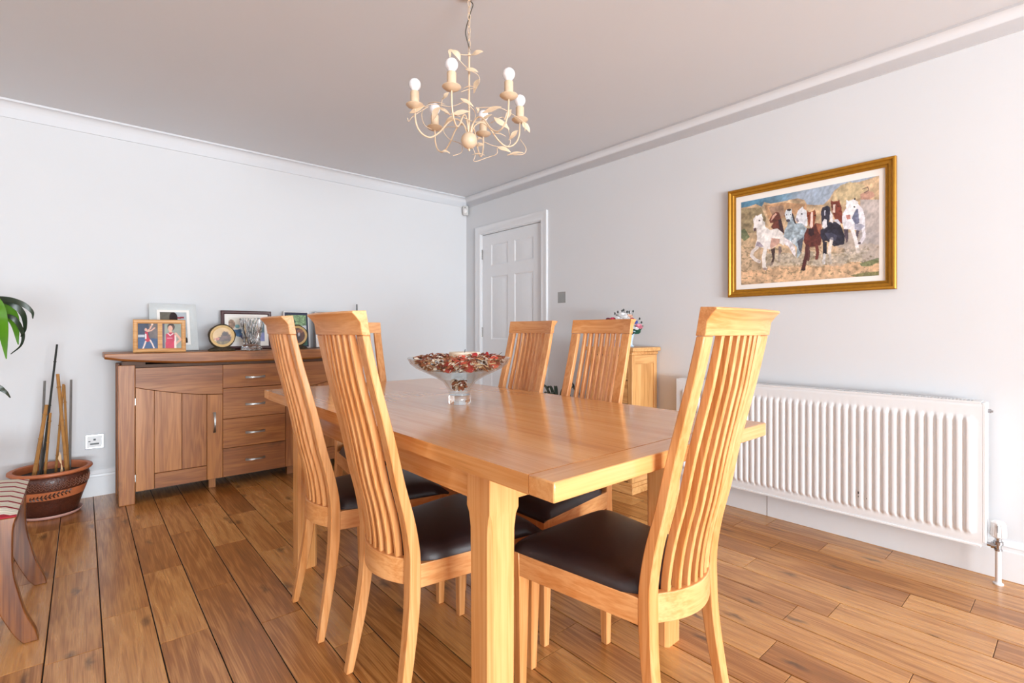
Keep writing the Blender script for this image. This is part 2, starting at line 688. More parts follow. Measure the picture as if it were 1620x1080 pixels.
# floor: every board of the pattern is a face of the one floor mesh
PITCH, BX0 = 0.1445, 0.053
JOINTS = {-1: [2.144, 2.88, 3.62], 0: [2.35, 3.597, 1.72], 1: [2.037, 2.668, 3.296], 2: [2.351, 3.09, 1.5, 3.8], 3: [1.945, 2.785, 3.5, 1.2],
          4: [1.634, 2.571, 3.2], 5: [2.173, 1.2, 2.9, 3.7], 6: [1.955, 2.62, 1.05], 11: [0.69, 1.45, 2.3], 12: [1.12, 0.35, 1.9],
          13: [0.727, 1.6, 2.4], 14: [0.626, 1.32, 2.0], 15: [1.003, 0.2, 1.7, 2.5], 16: [0.465, 1.65, 2.4], 17: [1.004, 0.288, 1.8],
          18: [1.2525, 0.842, 0.1, 2.0], 19: [0.611, 1.14, 1.8, 2.6]}


def build_floor():
    bm = bmesh.new()
    tone = bm.faces.layers.float.new('tone')
    off = bm.faces.layers.float_vector.new('off')
    rnd = random.Random(11)
    k0 = int(math.floor((XL - BX0) / PITCH))
    k1 = int(math.ceil((XR - BX0) / PITCH))
    for k in range(k0, k1):
        xa = max(BX0 + k * PITCH, XL)
        xb = min(BX0 + (k + 1) * PITCH, XR)
        if xb - xa < 0.01:
            continue
        js = sorted(JOINTS.get(k, []))
        if not js:
            y = YB + rnd.uniform(0.2, 0.8)
            while y < YF - 0.2:
                js.append(y)
                y += rnd.uniform(0.5, 0.95)
        y = js[0] - rnd.uniform(0.55, 0.9)
        while y > YB + 0.2:
            js.insert(0, y)
            y -= rnd.uniform(0.5, 0.9)
        y = js[-1] + rnd.uniform(0.55, 0.9)
        while y < YF - 0.15:
            js.append(y)
            y += rnd.uniform(0.5, 0.9)
        ys = [YB] + js + [YF]
        for ya, yb in zip(ys[:-1], ys[1:]):
            gx, gy = 0.0019, 0.0009
            t = rnd.random()
            ov = Vector((rnd.uniform(-9, 9), rnd.uniform(-9, 9), rnd.uniform(-9, 9)))
            bx, d = 0.0012, 0.0035
            lo = [(xa + gx, ya + gy), (xb - gx, ya + gy), (xb - gx, yb - gy), (xa + gx, yb - gy)]
            hi = [(xa + gx + bx, ya + gy + bx), (xb - gx - bx, ya + gy + bx), (xb - gx - bx, yb - gy - bx), (xa + gx + bx, yb - gy - bx)]
            r0 = [bm.verts.new((p[0], p[1], -d)) for p in lo]
            r1 = [bm.verts.new((p[0], p[1], -0.0008)) for p in lo]
            r2 = [bm.verts.new((p[0], p[1], 0)) for p in hi]
            fs = [bm.faces.new(r2)]
            for a, b in ((r0, r1), (r1, r2)):
                for i in range(4):
                    j = (i + 1) % 4
                    fs.append(bm.faces.new((a[i], a[j], b[j], b[i])))
            for f in fs:
                f[tone] = t
                f[off] = ov
    # sub-floor seen as the dark line between boards
    box(bm, (XL - .1, YB - .1, -0.10), (XR + .1, YF + .1, -0.0034), 1)
    me_o = obj('floor', bm, [M['floor'], M['gap']], smooth=False)
    return struct(me_o)


build_floor()


# cove cornices, skirtings, architrave, door
def cove(depth=0.062, hgt=0.094):
    """polygon of (distance from wall, z) for a plaster cove"""
    p = [(0, ZC), (0, ZC - hgt), (0.008, ZC - hgt), (0.008, ZC - hgt + 0.008)]
    for k in range(1, 8):
        a = R(90) * k / 8
        p.append((0.008 + (depth - 0.018) * (1 - math.cos(a)), ZC - hgt + 0.008 + (hgt - 0.022) * math.sin(a)))
    p += [(depth - 0.008, ZC - 0.012), (depth, ZC - 0.012), (depth, ZC)]
    return p


def cornice(name, side):
    bm = bmesh.new()
    rings = [[], []]
    for d, z in cove():
        if side == 'far':
            rings[0].append((XL, YF - d, z))
            rings[1].append((XR - d, YF - d, z))
        else:
            rings[0].append((XR - d, YB, z))
            rings[1].append((XR - d, YF - d, z))
    loft(bm, rings)
    return struct(obj(name, bm, M['ceiling'], sharp=50))


cornice('trim_1', 'far')
cornice('trim_2', 'right')


def skirt_poly(t=0.016, h=0.165):
    return [(0, 0), (t, 0), (t, h - 0.045), (t - 0.003, h - 0.040), (t - 0.004, h - 0.030), (t - 0.002, h - 0.024), (t - 0.006, h - 0.012), (t - 0.011, h), (0, h)]


bm = bmesh.new()
prism(bm, [(YF - d, z) for d, z in skirt_poly()], 'X', XL, XR)
struct(obj('baseboard_far', bm, M['satin'], sharp=20))
for i, (a, b) in enumerate(((YB, 1.193), (1.196, 2.978), (3.972, YF - 0.017))):
    bm = bmesh.new()
    prism(bm, [(XR - d, z) for d, z in skirt_poly(0.016 if i else 0.018)], 'Y', a, b)
    struct(obj('baseboard_right', bm, M['satin'], sharp=20))

# architrave round the door
bm = bmesh.new()
AW = 0.075


def arch_sec(t):
    # (across, out) moulded section, inner edge first
    return [(0, 0), (0, 0.012), (0.012, 0.016), (0.022, 0.013), (0.05, 0.015), (0.066, 0.020), (AW, 0.020), (AW, 0)]


rings = []
y0, y1, zt = 3.05, 3.90, 1.998
for cy, cz, dy, dz in ((y1, 0.0, 1, 0), (y1, zt, 1, 1), (y0, zt, -1, 1), (y0, 0.0, -1, 0)):
    rings.append([(XR - o, cy + dy * a, cz + dz * a) for a, o in arch_sec(0)])
loft(bm, rings)
struct(obj('trim_3', bm, M['satin'], sharp=25))
# door lining
bm = boxes(((XR - .0005, 3.0455, 0), (XR + .118, 3.0575, 1.9995)), ((XR - .0005, 3.8945, 0), (XR + .118, 3.9045, 1.9995)), ((XR - .0005, 3.0575, 1.9915), (XR + .118, 3.8945, 1.9995)))
struct(obj('trim_4', bm, M['satin']))

# six panel door, face recessed a little from the wall plane
door = bpy.data.objects.new('door_1', None)
COL.objects.link(door)
door.location = (XR + 0.012, 3.059, 0)
struct(door)
DW, DH = 0.834, 1.988
pan_y = ((0.108, 0.360), (0.452, 0.700))
pan_z = ((0.165, 0.78), (0.975, 1.578), (1.684, 1.885))
bm = bmesh.new()
ys = [0, 0.108, 0.360, 0.452, 0.700, DW]
zs = [0.004, 0.165, 0.78, 0.975, 1.578, 1.684, 1.885, DH]
for i in range(5):
    for j in range(7):
        ya, yb, za, zb = ys[i], ys[i + 1], zs[j], zs[j + 1]
        if i in (1, 3) and j in (1, 3, 5):
            steps = [(0, 0), (0.012, 0.007), (0.022, 0.007), (0.045, 0.002)]
            rr = [[(d, ya + s, za + s), (d, yb - s, za + s), (d, yb - s, zb - s), (d, ya + s, zb - s)] for s, d in steps]
            vr = loft(bm, rr, cap=False)
            bm.faces.new(vr[-1])
        else:
            bm.faces.new([bm.verts.new(p) for p in ((0, ya, za), (0, yb, za), (0, yb, zb), (0, ya, zb))])
box(bm, (0.0075, 0, 0.004), (0.04, DW, DH))
for ya, yb, za, zb in ((0, 0.0005, 0.004, DH), (DW - .0005, DW, 0.004, DH)):
    box(bm, (0, ya, za), (0.04, yb, zb))
box(bm, (0, 0, DH - .0005), (0.04, DW, DH))
bmesh.ops.remove_doubles(bm, verts=bm.verts[:], dist=1e-5)
obj('door_leaf', bm, M['satin'], door, sharp=20)
for z in (0.20, 0.995, 1.755):
    bm = boxes(((-0.004, DW - 0.004, z), (0.002, DW + 0.020, z + 0.095)))
    for k in range(5):
        lathe(bm, [(0.0055, z + k * 0.0195), (0.0055, z + k * 0.0195 + 0.0175)], 10, center=(-0.006, DW + 0.003, 0))
    obj('hinge', bm, M['steel'], door)
bm = bmesh.new()
box(bm, (-0.008, 0.035, 0.93), (0, 0.075, 1.08))
tube(bm, smooth_path([(-0.008, 0.055, 1.02), (-0.045, 0.055, 1.02), (-0.05, 0.075, 1.02), (-0.05, 0.16, 1.018)]), 0.008, 10)
obj('door_handle', bm, M['steel'], door)

# ------------------------------------------------------------------ dining chairs
PZ = [0, .08, .145, .22, .30, .36, .44, .50, .56, .64, .76, .86, .94, 1.04, 1.10]
PY = [-.058, -.041, -.028, -.015, -.004, 0, 0, -.008, -.021, -.044, -.073, -.100, -.122, -.146, -.157]


def yf(z):
    # monotone-ish smooth interpolation of the front line of the back
    i = max(0, min(len(PZ) - 2, int(np.searchsorted(PZ, z) - 1)))
    h = PZ[i + 1] - PZ[i]
    t = (z - PZ[i]) / h
    def sl(k):
        if k == 0:
            return (PY[1] - PY[0]) / (PZ[1] - PZ[0])
        if k == len(PZ) - 1:
            return (PY[-1] - PY[-2]) / (PZ[-1] - PZ[-2])
        return (PY[k + 1] - PY[k - 1]) / (PZ[k + 1] - PZ[k - 1])
    m0, m1 = sl(i) * h, sl(i + 1) * h
    return (2 * t ** 3 - 3 * t * t + 1) * PY[i] + (t ** 3 - 2 * t * t + t) * m0 + (-2 * t ** 3 + 3 * t * t) * PY[i + 1] + (t ** 3 - t * t) * m1


def th(z):
    return float(np.interp(z, [0, .15, .36, .5, .76, 1.04], [.022, .029, .034, .031, .024, .019]))


BWH = 0.160        # half width of the back
FWH = 0.215        # half width of the seat front
SEAT_D = 0.398


def make_chair(label):
    t = thing('dining_chair', label, 'chair', group='dining chairs around the table')
    # two continuous rear legs running up into the back posts
    for s in (-1, 1):
        bm = bmesh.new()
        rings = []
        for z in np.linspace(0, 1.04, 40):
            z = float(z)
            w = float(np.interp(z, [0, .2, .4, .7, 1.04], [.026, .033, .037, .038, .041]))
            y = yf(z)
            sp = .012 * max(0, 1 - z / .36) ** 1.3
            xo, xi = s * (BWH + sp), s * (BWH + sp - w)
            rings.append([(xo, y, z), (xi, y, z), (xi, y - th(z), z), (xo, y - th(z), z)])
        loft(bm, rings)
        obj('back_post', bm, M['chairZ'], t, bevel=0.003)
        # front leg, tapering to the foot
        bm = bmesh.new()
        rings = []
        for z in (0, 0.34, 0.424):
            w = float(np.interp(z, [0, .34], [.023, .038]))
            xo = s * (FWH - (0.010 * (1 - z / .424)))
            yo = SEAT_D - 0.012 * (1 - z / .424)
            rings.append([(xo, yo, z), (xo - s * w, yo, z), (xo - s * w, yo - w, z), (xo, yo - w, z)])
        loft(bm, rings)
        obj('front_leg', bm, M['chairZ'], t, bevel=0.002)
        # side rail
        bm = bmesh.new()
        a = (s * (BWH - .001), -0.002)
        b = (s * (FWH - .002), SEAT_D - 0.036)
        rr = []
        for (x, y) in (a, b):
            rr.append([(x, y, .360), (x - s * .022, y, .360), (x - s * .022, y, .424), (x, y, .424)])
        loft(bm, rr)
        obj('side_rail', bm, M['chairY'], t, bevel=0.002)
    bm = boxes(((-(FWH - .038), SEAT_D - .026, .360), (FWH - .038, SEAT_D - .003, .424)))
    obj('front_rail', bm, M['chairX'], t, bevel=0.002)

    # lower back rail, bowed to the rear
    def bow_rail(zprof, depth, half, n=20):
        """zprof(x) -> ring of (y, z) ; swept in x with a bow of `depth`"""
        bm = bmesh.new()
        rings = []
        for x in np.linspace(-half, half, n):
            o = -depth * (1 - (x / half) ** 2)
            rings.append([(x, y + o, z) for y, z in zprof])
        loft(bm, rings)
        return bm
    bm = bow_rail([(-.005, .364), (-.027, .364), (-.027, .434), (-.005, .434)], 0.040, BWH - .034)
    obj('lower_rail', bm, M['chairX'], t, bevel=0.002)
    y4, y10 = yf(1.04), yf(1.10)
    prof = [(y4 + .001, 1.0405), (y4 - .021, 1.0405), (yf(1.07) - .020, 1.072), (yf(1.085) - .028, 1.086), (y10 - .036, 1.096), (y10 - .034, 1.1005), (y10 + .001, 1.102)]
    bm = bow_rail(prof, 0.016, BWH + .0005)
    obj('top_rail', bm, M['chairX'], t, bevel=0.0015)
    # seven bowed slats
    n = 7
    inner = BWH - .039
    for k in range(n):
        x = -inner + 2 * inner * (k + 1) / (n + 1)
        bm = bmesh.new()
        rings = []
        for z in np.linspace(.430, 1.042, 26):
            z = float(z)
            f = (z - .43) / .612
            dep = .036 * (1 - f) + .014 * f
            o = -dep * (1 - (x / (BWH - .034)) ** 2)
            y = yf(z) + o - .003
            w = .0065
            d = .021 if f < .8 else .021 - (f - .8) * .02
            rings.append([(x + w, y, z), (x - w, y, z), (x - w, y - d, z), (x + w, y - d, z)])
        loft(bm, rings)
        obj('slat', bm, M['chairZ'], t, bevel=0.002)
    # leather seat pad
    bm = bmesh.new()
    N = 22
    grid = []
    for j in range(N + 1):
        row = []
        v = j / N
        for i in range(N + 1):
            u = i / N * 2 - 1
            vv = v * 2 - 1
            half = (BWH - .003) * (1 - v) + (FWH + .004) * v
            # rear corners are notched round the posts
            y = -0.012 + v * (SEAT_D + .014)
            x = u * half
            if v < .12:
                x *= 1 - .19 * (1 - v / .12)
            e = (1 - abs(u) ** 7) * (1 - abs(vv) ** 7)
            z = .427 + .034 * max(e, 0) ** .45 + .010 * (1 - u * u) * (1 - vv * vv)
            row.append(bm.verts.new((x, y, z)))
        grid.append(row)
    for j in range(N):
        for i in range(N):
            bm.faces.new((grid[j][i], grid[j][i + 1], grid[j + 1][i + 1], grid[j + 1][i]))
    rim = [grid[0][i] for i in range(N + 1)] + [grid[j][N] for j in range(1, N + 1)] + [grid[N][i] for i in range(N - 1, -1, -1)] + [grid[j][0] for j in range(N - 1, 0, -1)]
    low = [bm.verts.new((v.co.x * .985, v.co.y, .419)) for v in rim]
    for i in range(len(rim)):
        j = (i + 1) % len(rim)
        bm.faces.new((rim[i], rim[j], low[j], low[i]))
    bm.faces.new(low)
    obj('seat_pad', bm, M['leather'], t, sharp=60)
    return t


def copy_thing(src, label):
    r = src.copy()
    COL.objects.link(r)
    r['label'] = label
    for ch in src.children:
        c = ch.copy()
        COL.objects.link(c)
        c.parent = r
        for g in ch.children:
            d = g.copy()
            COL.objects.link(d)
            d.parent = c
    return r


chair0 = make_chair('light oak slat-back dining chair at the near end of the table, closest to the radiator')
chair0.location = (1.146, 0.690, 0)
for x, y, rz, lab in (
        (0.690, 1.332, -90, 'light oak slat-back chair on the left table side, nearest the camera'),
        (0.688, 1.857, -93, 'light oak slat-back chair on the left table side, nearest the sideboard'),
        (1.548, 1.385, 90, 'light oak slat-back chair on the wall side, in front of small cabinet'),
        (1.548, 1.838, 88, 'light oak slat-back chair on the wall side, in front of white door'),
        (1.165, 2.560, 180, 'light oak chair at the far table end, mostly hidden behind the left-hand chairs')):
    c = copy_thing(chair0, lab)
    c.location = (x, y, 0)
    c.rotation_euler = (0, 0, R(rz))

# ------------------------------------------------------------------ dining table
TT = 0.768
tab = thing('dining_table', 'long light oak dining table with square legs and breadboard ends', 'table', (1.1325, 1.625, 0))
tx, ty = 0.4675, 0.975
M['table_planks'] = wood('table_planks', (206, 139, 76), (238, 186, 128), 'Y', rough=0.20, rings=5, stretch=18, coat=0.35, coatr=0.12, vary=0.13, contrast=0.75, bump=0.02, plank=True)


def plank_top(ya, yb, seed):
    rnd_ = random.Random(seed)
    bm = bmesh.new()
    tone = bm.faces.layers.float.new('tone')
    off = bm.faces.layers.float_vector.new('off')
    nb_ = 7
    for k in range(nb_):
        xa, xb = -tx + 2 * tx * k / nb_, -tx + 2 * tx * (k + 1) / nb_
        n0 = len(bm.faces)
        box(bm, (xa, ya, TT - .04), (xb, yb, TT))
        tv, ov = rnd_.random(), Vector((rnd_.uniform(-9, 9), rnd_.uniform(-9, 9), rnd_.uniform(-9, 9)))
        bm.faces.ensure_lookup_table()
        for f in bm.faces[n0:]:
            f[tone] = tv
            f[off] = ov
    return obj('table_top', bm, M['table_planks'], tab, smooth=False)


plank_top(-ty + .072, 0.285, 3)
plank_top(0.2865, ty - .072, 8)
obj('end_board', boxes(((-tx, -ty, TT - .04), (tx, -ty + .0715, TT)),), M['tableX'], tab, bevel=0.003)
obj('end_board', boxes(((-tx, ty - .0715, TT - .04), (tx, ty, TT)),), M['tableX'], tab, bevel=0.003)
LX = 0.419
for sx in (-1, 1):
    for yy in (-0.719, 0.719):
        bm = bmesh.new()
        cx, cy = sx * (LX - .045), yy + (0.044 if yy < 0 else -0.044)
        rings = []
        for z, h, c in ((0, .041, .011), (.50, .0425, .011), (.575, .0425, .010), (.61, .0435, .006), (.625, .045, .0008), (TT - .041, .045, .0008)):
            rings.append([(cx + a, cy + b, z) for a, b in ((h - c, h), (h, h - c), (h, -h + c), (h - c, -h), (-h + c, -h), (-h, -h + c), (-h, h - c), (-h + c, h))])
        loft(bm, rings)
        obj('leg', bm, M['tableZ'], tab, sharp=20)
    a = LX - .012
    bm = boxes(((sx * a - .011, -0.630, .645), (sx * a + .011, 0.630, TT - .0405)))
    obj('apron', bm, M['tableY'], tab, bevel=0.001)
for yy in (-0.706, 0.706):
    obj('apron', boxes(((-LX + .0905, yy - .011, .645), (LX - .0905, yy + .011, TT - .0405))), M['tableX'], tab, bevel=0.001)

# ------------------------------------------------------------------ sideboard
sb = thing('sideboard', 'brown oak sideboard with two arched doors and four drawers against far wall', 'sideboard', (0.9135, 3.80, 0))
# local: x centred, y 0 = front of posts, +y towards the wall
HX = 0.7525
DEP = 0.325
for sx in (-1, 1):
    x0, x1 = sorted((sx * HX, sx * (HX - .083)))
    bm = bmesh.new()
    rr = []
    for z, e in ((0, .004), (.40, .0), (.845, .0)):
        rr.append([(x0 + (e if sx < 0 else 0), -.012, z), (x1 - (e if sx > 0 else 0), -.012, z), (x1 - (e if sx > 0 else 0), .05, z), (x0 + (e if sx < 0 else 0), .05, z)])
    loft(bm, rr)
    obj('front_post', bm, M['sideZ'], sb, bevel=0.003)
    bm = boxes(((x0 + .002, DEP - .05, 0), (x1 - .002, DEP - .001, .845)))
    obj('rear_post', bm, M['sideZ'], sb, bevel=0.002)
    xs0, xs1 = sorted((sx * (HX - .012), sx * (HX - .03)))
    obj('side_panel', boxes(((xs0, .0505, .09), (xs1, DEP - .051, .845))), M['sideZ'], sb)
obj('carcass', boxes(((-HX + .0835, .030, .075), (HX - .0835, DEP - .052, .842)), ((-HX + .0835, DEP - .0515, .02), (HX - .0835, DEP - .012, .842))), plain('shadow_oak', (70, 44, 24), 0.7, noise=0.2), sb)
# top with a bowed lower edge: slab and curved apron moulding in one
bm = bmesh.new()
rr = []
TXH = 0.815
for x in np.linspace(-TXH, TXH, 41):
    x = float(x)
    q = 1 - (x / TXH) ** 2
    zb = .886 - .040 * min(1, q * 1.25) ** .8
    yb = -.048 - .012 * q
    rr.append([(x, yb, .917), (x, yb, zb + .012), (x, yb + .010, zb), (x, DEP + .010, zb), (x, DEP + .010, .917)])
loft(bm, rr)
obj('top', bm, M['sideX'], sb, bevel=0.003, sharp=25)
obj('moulding', boxes(((-HX + .02, -.020, .8455), (-.62, .06, .868)), ((.62, -.020, .8455), (HX - .02, .06, .868)), ((-HX + .084, -.006, .828), (HX - .084, .028, .846))), plain('recess_shade_oak', (84, 52, 28), 0.6, noise=0.2), sb)  # darker oak paints in the shade of the gap under the top


def arch_z(x):
    ax = abs(x)
    return .630 + (.708 - .630) * max(0, (ax - .20) / .47) ** 1.7


def arch_piece(bm, xa, xb, zfun_lo, zfun_hi, y0, y1, n=14):
    rr = []
    for x in np.linspace(xa, xb, n):
        x = float(x)
        rr.append([(x, y0, zfun_lo(x)), (x, y1, zfun_lo(x)), (x, y1, zfun_hi(x)), (x, y0, zfun_hi(x))])
    loft(bm, rr)


def handle_bm(L, vertical):
    bm = bmesh.new()
    rings = []
    for t in np.linspace(-1, 1, 17):
        t = float(t)
        o = -.022 * (1 - abs(t) ** 2.4) - .004
        wd = .0048 + .0035 * abs(t) ** 1.5
        th_ = .0030
        c = t * L / 2
        if vertical:
            rings.append([(-wd, o - th_, c), (wd, o - th_, c), (wd, o + th_, c), (-wd, o + th_, c)])
        else:
            rings.append([(c, o - th_, -wd), (c, o - th_, wd), (c, o + th_, wd), (c, o + th_, -wd)])
    loft(bm, rings)
    return bm


for sx in (-1, 1):
    bm = bmesh.new()
    a, b = sorted((sx * (HX - .0845), sx * .1995))
    arch_piece(bm, a, b, lambda x: arch_z(x) + .0012, lambda x: .825, -.004, .029)
    obj('arched_rail', bm, M['sideX'], sb, bevel=0.0012, sharp=25)
    # door: two stiles, bottom rail and two boards
    dr = obj('door', boxes(((a, .012, .072), (b, .028, .60))), M['sideZ'], sb)
    lx = [-.668, -.5735, -.429, -.291, -.1995]
    if sx > 0:
        lx = [-v for v in reversed(lx)]
    for i in range(4):
        xa, xb = lx[i] + .0011, lx[i + 1] - .0011
        bm = bmesh.new()
        edge = i in (0, 3)
        arch_piece(bm, xa, xb, lambda x: .071 if edge else .166, lambda x: arch_z(x) - .0012, -.004 if edge else .003, .0118, 8)
        obj('stile' if edge else 'board', bm, M['sideZ'], dr, bevel=0.0015)
    bm = boxes(((lx[1] + .0011, -.004, .071), (lx[3] - .0011, .0118, .1640)))
    obj('bottom_rail', bm, M['sideX'], dr, bevel=0.0015)
    h = obj('handle', handle_bm(.135, True), M['steel'], dr, loc=(sx * .2485, -.004, .445))
    for z in (.135, .600):
        bm = bmesh.new()
        lathe(bm, [(.004, 0), (.004, .042)], 10)
        hg = obj('hinge', bm, M['steel'], dr, loc=(sx * .6688, -.006, z))
for (za, zb, hz) in ((.668, .825, .735), (.4605, .6655, .549), (.263, .458, .355), (.071, .2605, .168)):
    d = obj('drawer', boxes(((-.1985, -.005, za), (.1985, .029, zb))), M['sideX'], sb, bevel=0.0015)
    obj('handle', handle_bm(.125, False), M['steel'], d, loc=(0, -.005, hz))
for sx in (-.25, .25):
    obj('foot', boxes(((sx - .02, .06, 0), (sx + .02, .10, .0745))), M['sideZ'], sb)

STOP = 0.917


# ------------------------------------------------------------------ framed pictures on the sideboard
def frame_ring(bm, W, H, bw, d0, d1, mi=0):
    """picture frame outline with moulded section; picture plane x,z ; faces -y (front at -d0)"""
    sec = [(0, 0), (0, -d0 * .8), (bw * .25, -d0), (bw * .75, -d0 * .9), (bw, -d1), (bw, 0)]
    rr = []
    for cx, cz, sx, sz in ((0, 0, 1, 1), (W, 0, -1, 1), (W, H, -1, -1), (0, H, 1, -1), (0, 0, 1, 1)):
        rr.append([(cx + sx * a, y, cz + sz * a) for a, y in sec])
    loft(bm, rr, cap=False)
    bmesh.ops.remove_doubles(bm, verts=bm.verts[:], dist=1e-6)


def standing_frame(label, x, y, rz, tilt, W, H, bw, mat, mount, draw, pw, ph, px, pz, name='photo_frame', group='framed photographs on the sideboard', depth=.016):
    t = thing(name, label, 'picture frame', (x, y, STOP + .0008), R(rz), group)
    t.rotation_euler = (-R(tilt), 0, R(rz))
    bm = bmesh.new()
    frame_ring(bm, W, H, bw, depth, depth * .6)
    obj('frame', bm, mat, t, sharp=25)
    if mount is not None:
        obj('mount', boxes(((bw * .8, -depth * .45, bw * .8), (W - bw * .8, -depth * .25, H - bw * .8))), mount, t)
    flat_print('photograph', pw, ph, 60, int(60 * ph / pw), draw, t, M['photo'], -depth * .47, px, pz)
    obj('back_board', boxes(((bw * .4, -depth * .2, bw * .4), (W - bw * .4, -.0005, H - bw * .4))), M['black'], t)
    # folding strut that keeps it up
    L = H * .62
    if tilt > 0:
        ang = R(tilt)
        zt = L
        bm = bmesh.new()
        # foot lands at the same height as the frame's lower edge
        dy = L * math.tan(R(22))
        top = Vector((W / 2, .001, L))
        # ground direction in local axes
        g = Vector((0, math.cos(ang), math.sin(ang)))
        s = (0 + .10 * H)
        foot = g * (H * .38)
        w = Vector((.018, 0, 0))
        rr = []
        for p in (top, Vector((W / 2, foot.y, foot.z + .002))):
            n = Vector((0, .0015, .001))
            rr.append([p - w - n, p + w - n, p + w + n, p - w + n])
        loft(bm, rr)
        obj('strut', bm, M['black'], t)
    return t


def d_grey(c):
    c.fill(np.ones(c.X.shape, bool), (150, 150, 142), .1)
    W, H = c.X.max(), c.Y.max()
    c.poly([(0, 0), (W * .45, 0), (W * .35, H), (0, H)], (112, 106, 96), .15)
    c.poly([(W * .55, 0), (W, 0), (W, H * .9), (W * .6, H * .8)], (176, 184, 190), .1)
    c.poly([(W * .6, H * .16), (W * .9, H * .14), (W * .9, H * .2), (W * .6, H * .22)], (150, 50, 62))
    c.ell(W * .5, H * .2, W * .16, H * .20, (46, 34, 36), .3)
    c.ell(W * .5, H * .42, W * .12, H * .14, (196, 150, 128))
    c.poly([(W * .25, H), (W * .32, H * .6), (W * .5, H * .52), (W * .7, H * .6), (W * .78, H)], (60, 52, 60), .2)
    c.ell(W * .93, H * .92, W * .07, H * .1, (40, 40, 44), .3)


def d_player(c):
    W, H = c.X.max(), c.Y.max()
    c.fill(np.ones(c.X.shape, bool), (62, 74, 96), .2, 30)
    c.poly([(W * .55, 0), (W, 0), (W, H), (W * .6, H)], (112, 104, 104), .2)
    c.poly([(0, H * .45), (W * .35, H * .45), (W * .35, H * .54), (0, H * .54)], (190, 196, 206))
    c.poly([(0, H * .56), (W, H * .6), (W, H), (0, H)], (58, 88, 128), .15)
    sk = (226, 178, 158)
    c.line([(W * .46, H * .33), (W * .62, H * .2), (W * .72, H * .05)], W * .07, sk)
    c.line([(W * .46, H * .34), (W * .7, H * .27), (W * .84, H * .18)], W * .07, sk)
    c.ell(W * .72, H * .04, W * .06, H * .035, (240, 214, 196))
    c.ell(W * .41, H * .25, W * .07, H * .06, sk)
    c.poly([(W * .36, H * .33), (W * .5, H * .33), (W * .55, H * .55), (W * .68, H * .68), (W * .4, H * .74), (W * .36, H * .55)], (196, 46, 70), .15)
    c.line([(W * .40, H * .42), (W * .40, H * .60)], W * .05, (238, 232, 232))
    c.line([(W * .4, H * .7), (W * .34, H * .84), (W * .27, H * .97)], W * .075, (236, 214, 204))
    c.line([(W * .62, H * .66), (W * .72, H * .8), (W * .8, H * .95)], W * .075, (236, 214, 204))


def d_portrait(c):
    W, H = c.X.max(), c.Y.max()
    c.fill(np.ones(c.X.shape, bool), (150, 158, 146), .12, 40)
    c.poly([(0, 0), (W * .12, 0), (W * .12, H), (0, H)], (96, 90, 108), .2)
    sk = (220, 170, 148)
    c.ell(W * .46, H * .14, W * .19, H * .15, (74, 58, 54), .3)
    c.ell(W * .42, H * .2, W * .12, H * .12, sk)
    c.poly([(W * .36, H * .28), (W * .5, H * .28), (W * .52, H * .38), (W * .36, H * .38)], sk)
    c.poly([(W * .2, H * .42), (W * .36, H * .36), (W * .58, H * .36), (W * .66, H * .5), (W * .62, H), (W * .16, H)], (190, 46, 80), .18)
    c.line([(W * .3, H * .4), (W * .42, H * .48), (W * .55, H * .4)], W * .06, (236, 220, 222))
    c.line([(W * .28, H * .58), (W * .5, H * .58)], W * .05, (226, 170, 186))
    c.line([(W * .7, H * .4), (W * .95, H * .64), (W * .66, H * .84)], W * .12, sk)
    c.line([(W * .68, H * .5), (W * .66, H)], W * .1, (238, 216, 206))


def d_boats(c):
    W, H = c.X.max(), c.Y.max()
    c.fill(np.ones(c.X.shape, bool), (232, 228, 216), .06, 60)
    c.ell(W * .08, H * .28, W * .10, H * .2, (168, 138, 118), .5, 12)
    c.ell(W * .24, H * .36, W * .06, H * .08, (120, 176, 184), .3, 12)
    c.poly([(W * .12, H * .5), (W * .6, H * .46), (W * .7, H * .62), (W * .5, H * .9), (W * .2, H * .76), (W * .08, H * .68)], (74, 112, 152), .35, 25)
    c.poly([(W * .3, H * .74), (W * .62, H * .66), (W * .66, H * .9), (W * .36, H * .9)], (92, 84, 132), .3, 20)
    c.poly([(W * .78, 0), (W, 0), (W, H), (W * .82, H * .95)], (84, 110, 120), .2, 30)
    c.poly([(W * .8, H * .7), (W, H * .6), (W, H), (W * .8, H)], (130, 136, 186), .15)


def d_garden(c):
    W, H = c.X.max(), c.Y.max()
    c.fill(np.ones(c.X.shape, bool), (70, 126, 96), .3, 14)
    c.poly([(0, 0), (W, 0), (W, H * .4), (0, H * .4)], (128, 160, 120), .5, 10)
    c.poly([(0, H * .40), (W, H * .34), (W, H * .48), (0, H * .52)], (216, 220, 226), .1)
    c.ell(W * .28, H * .38, W * .09, H * .06, (66, 90, 150), .3)
    c.ell(W * .5, H * .37, W * .1, H * .04, (50, 56, 66), .4, 8)
    c.ell(W * .34, H * .22, W * .12, H * .06, (54, 92, 84), .3, 8)
    c.poly([(0, H * .52), (W, H * .5), (W, H), (0, H)], (40, 98, 78), .25, 16)


def d_white(c):
    c.fill(np.ones(c.X.shape, bool), (224, 226, 230), .05, 30)
    W, H = c.X.max(), c.Y.max()
    c.ell(W * .5, H * .45, W * .2, H * .22, (200, 170, 150), .2)
    c.poly([(W * .15, H), (W * .3, H * .65), (W * .7, H * .65), (W * .85, H)], (120, 130, 150), .2)


standing_frame('large pale grey frame leaning on wall behind the small wooden double frame', .335, 3.985, 0, 20, .268, .335, .042, M['greypaint'], M['mat_board'], d_grey, .150, .222, .059, .055)
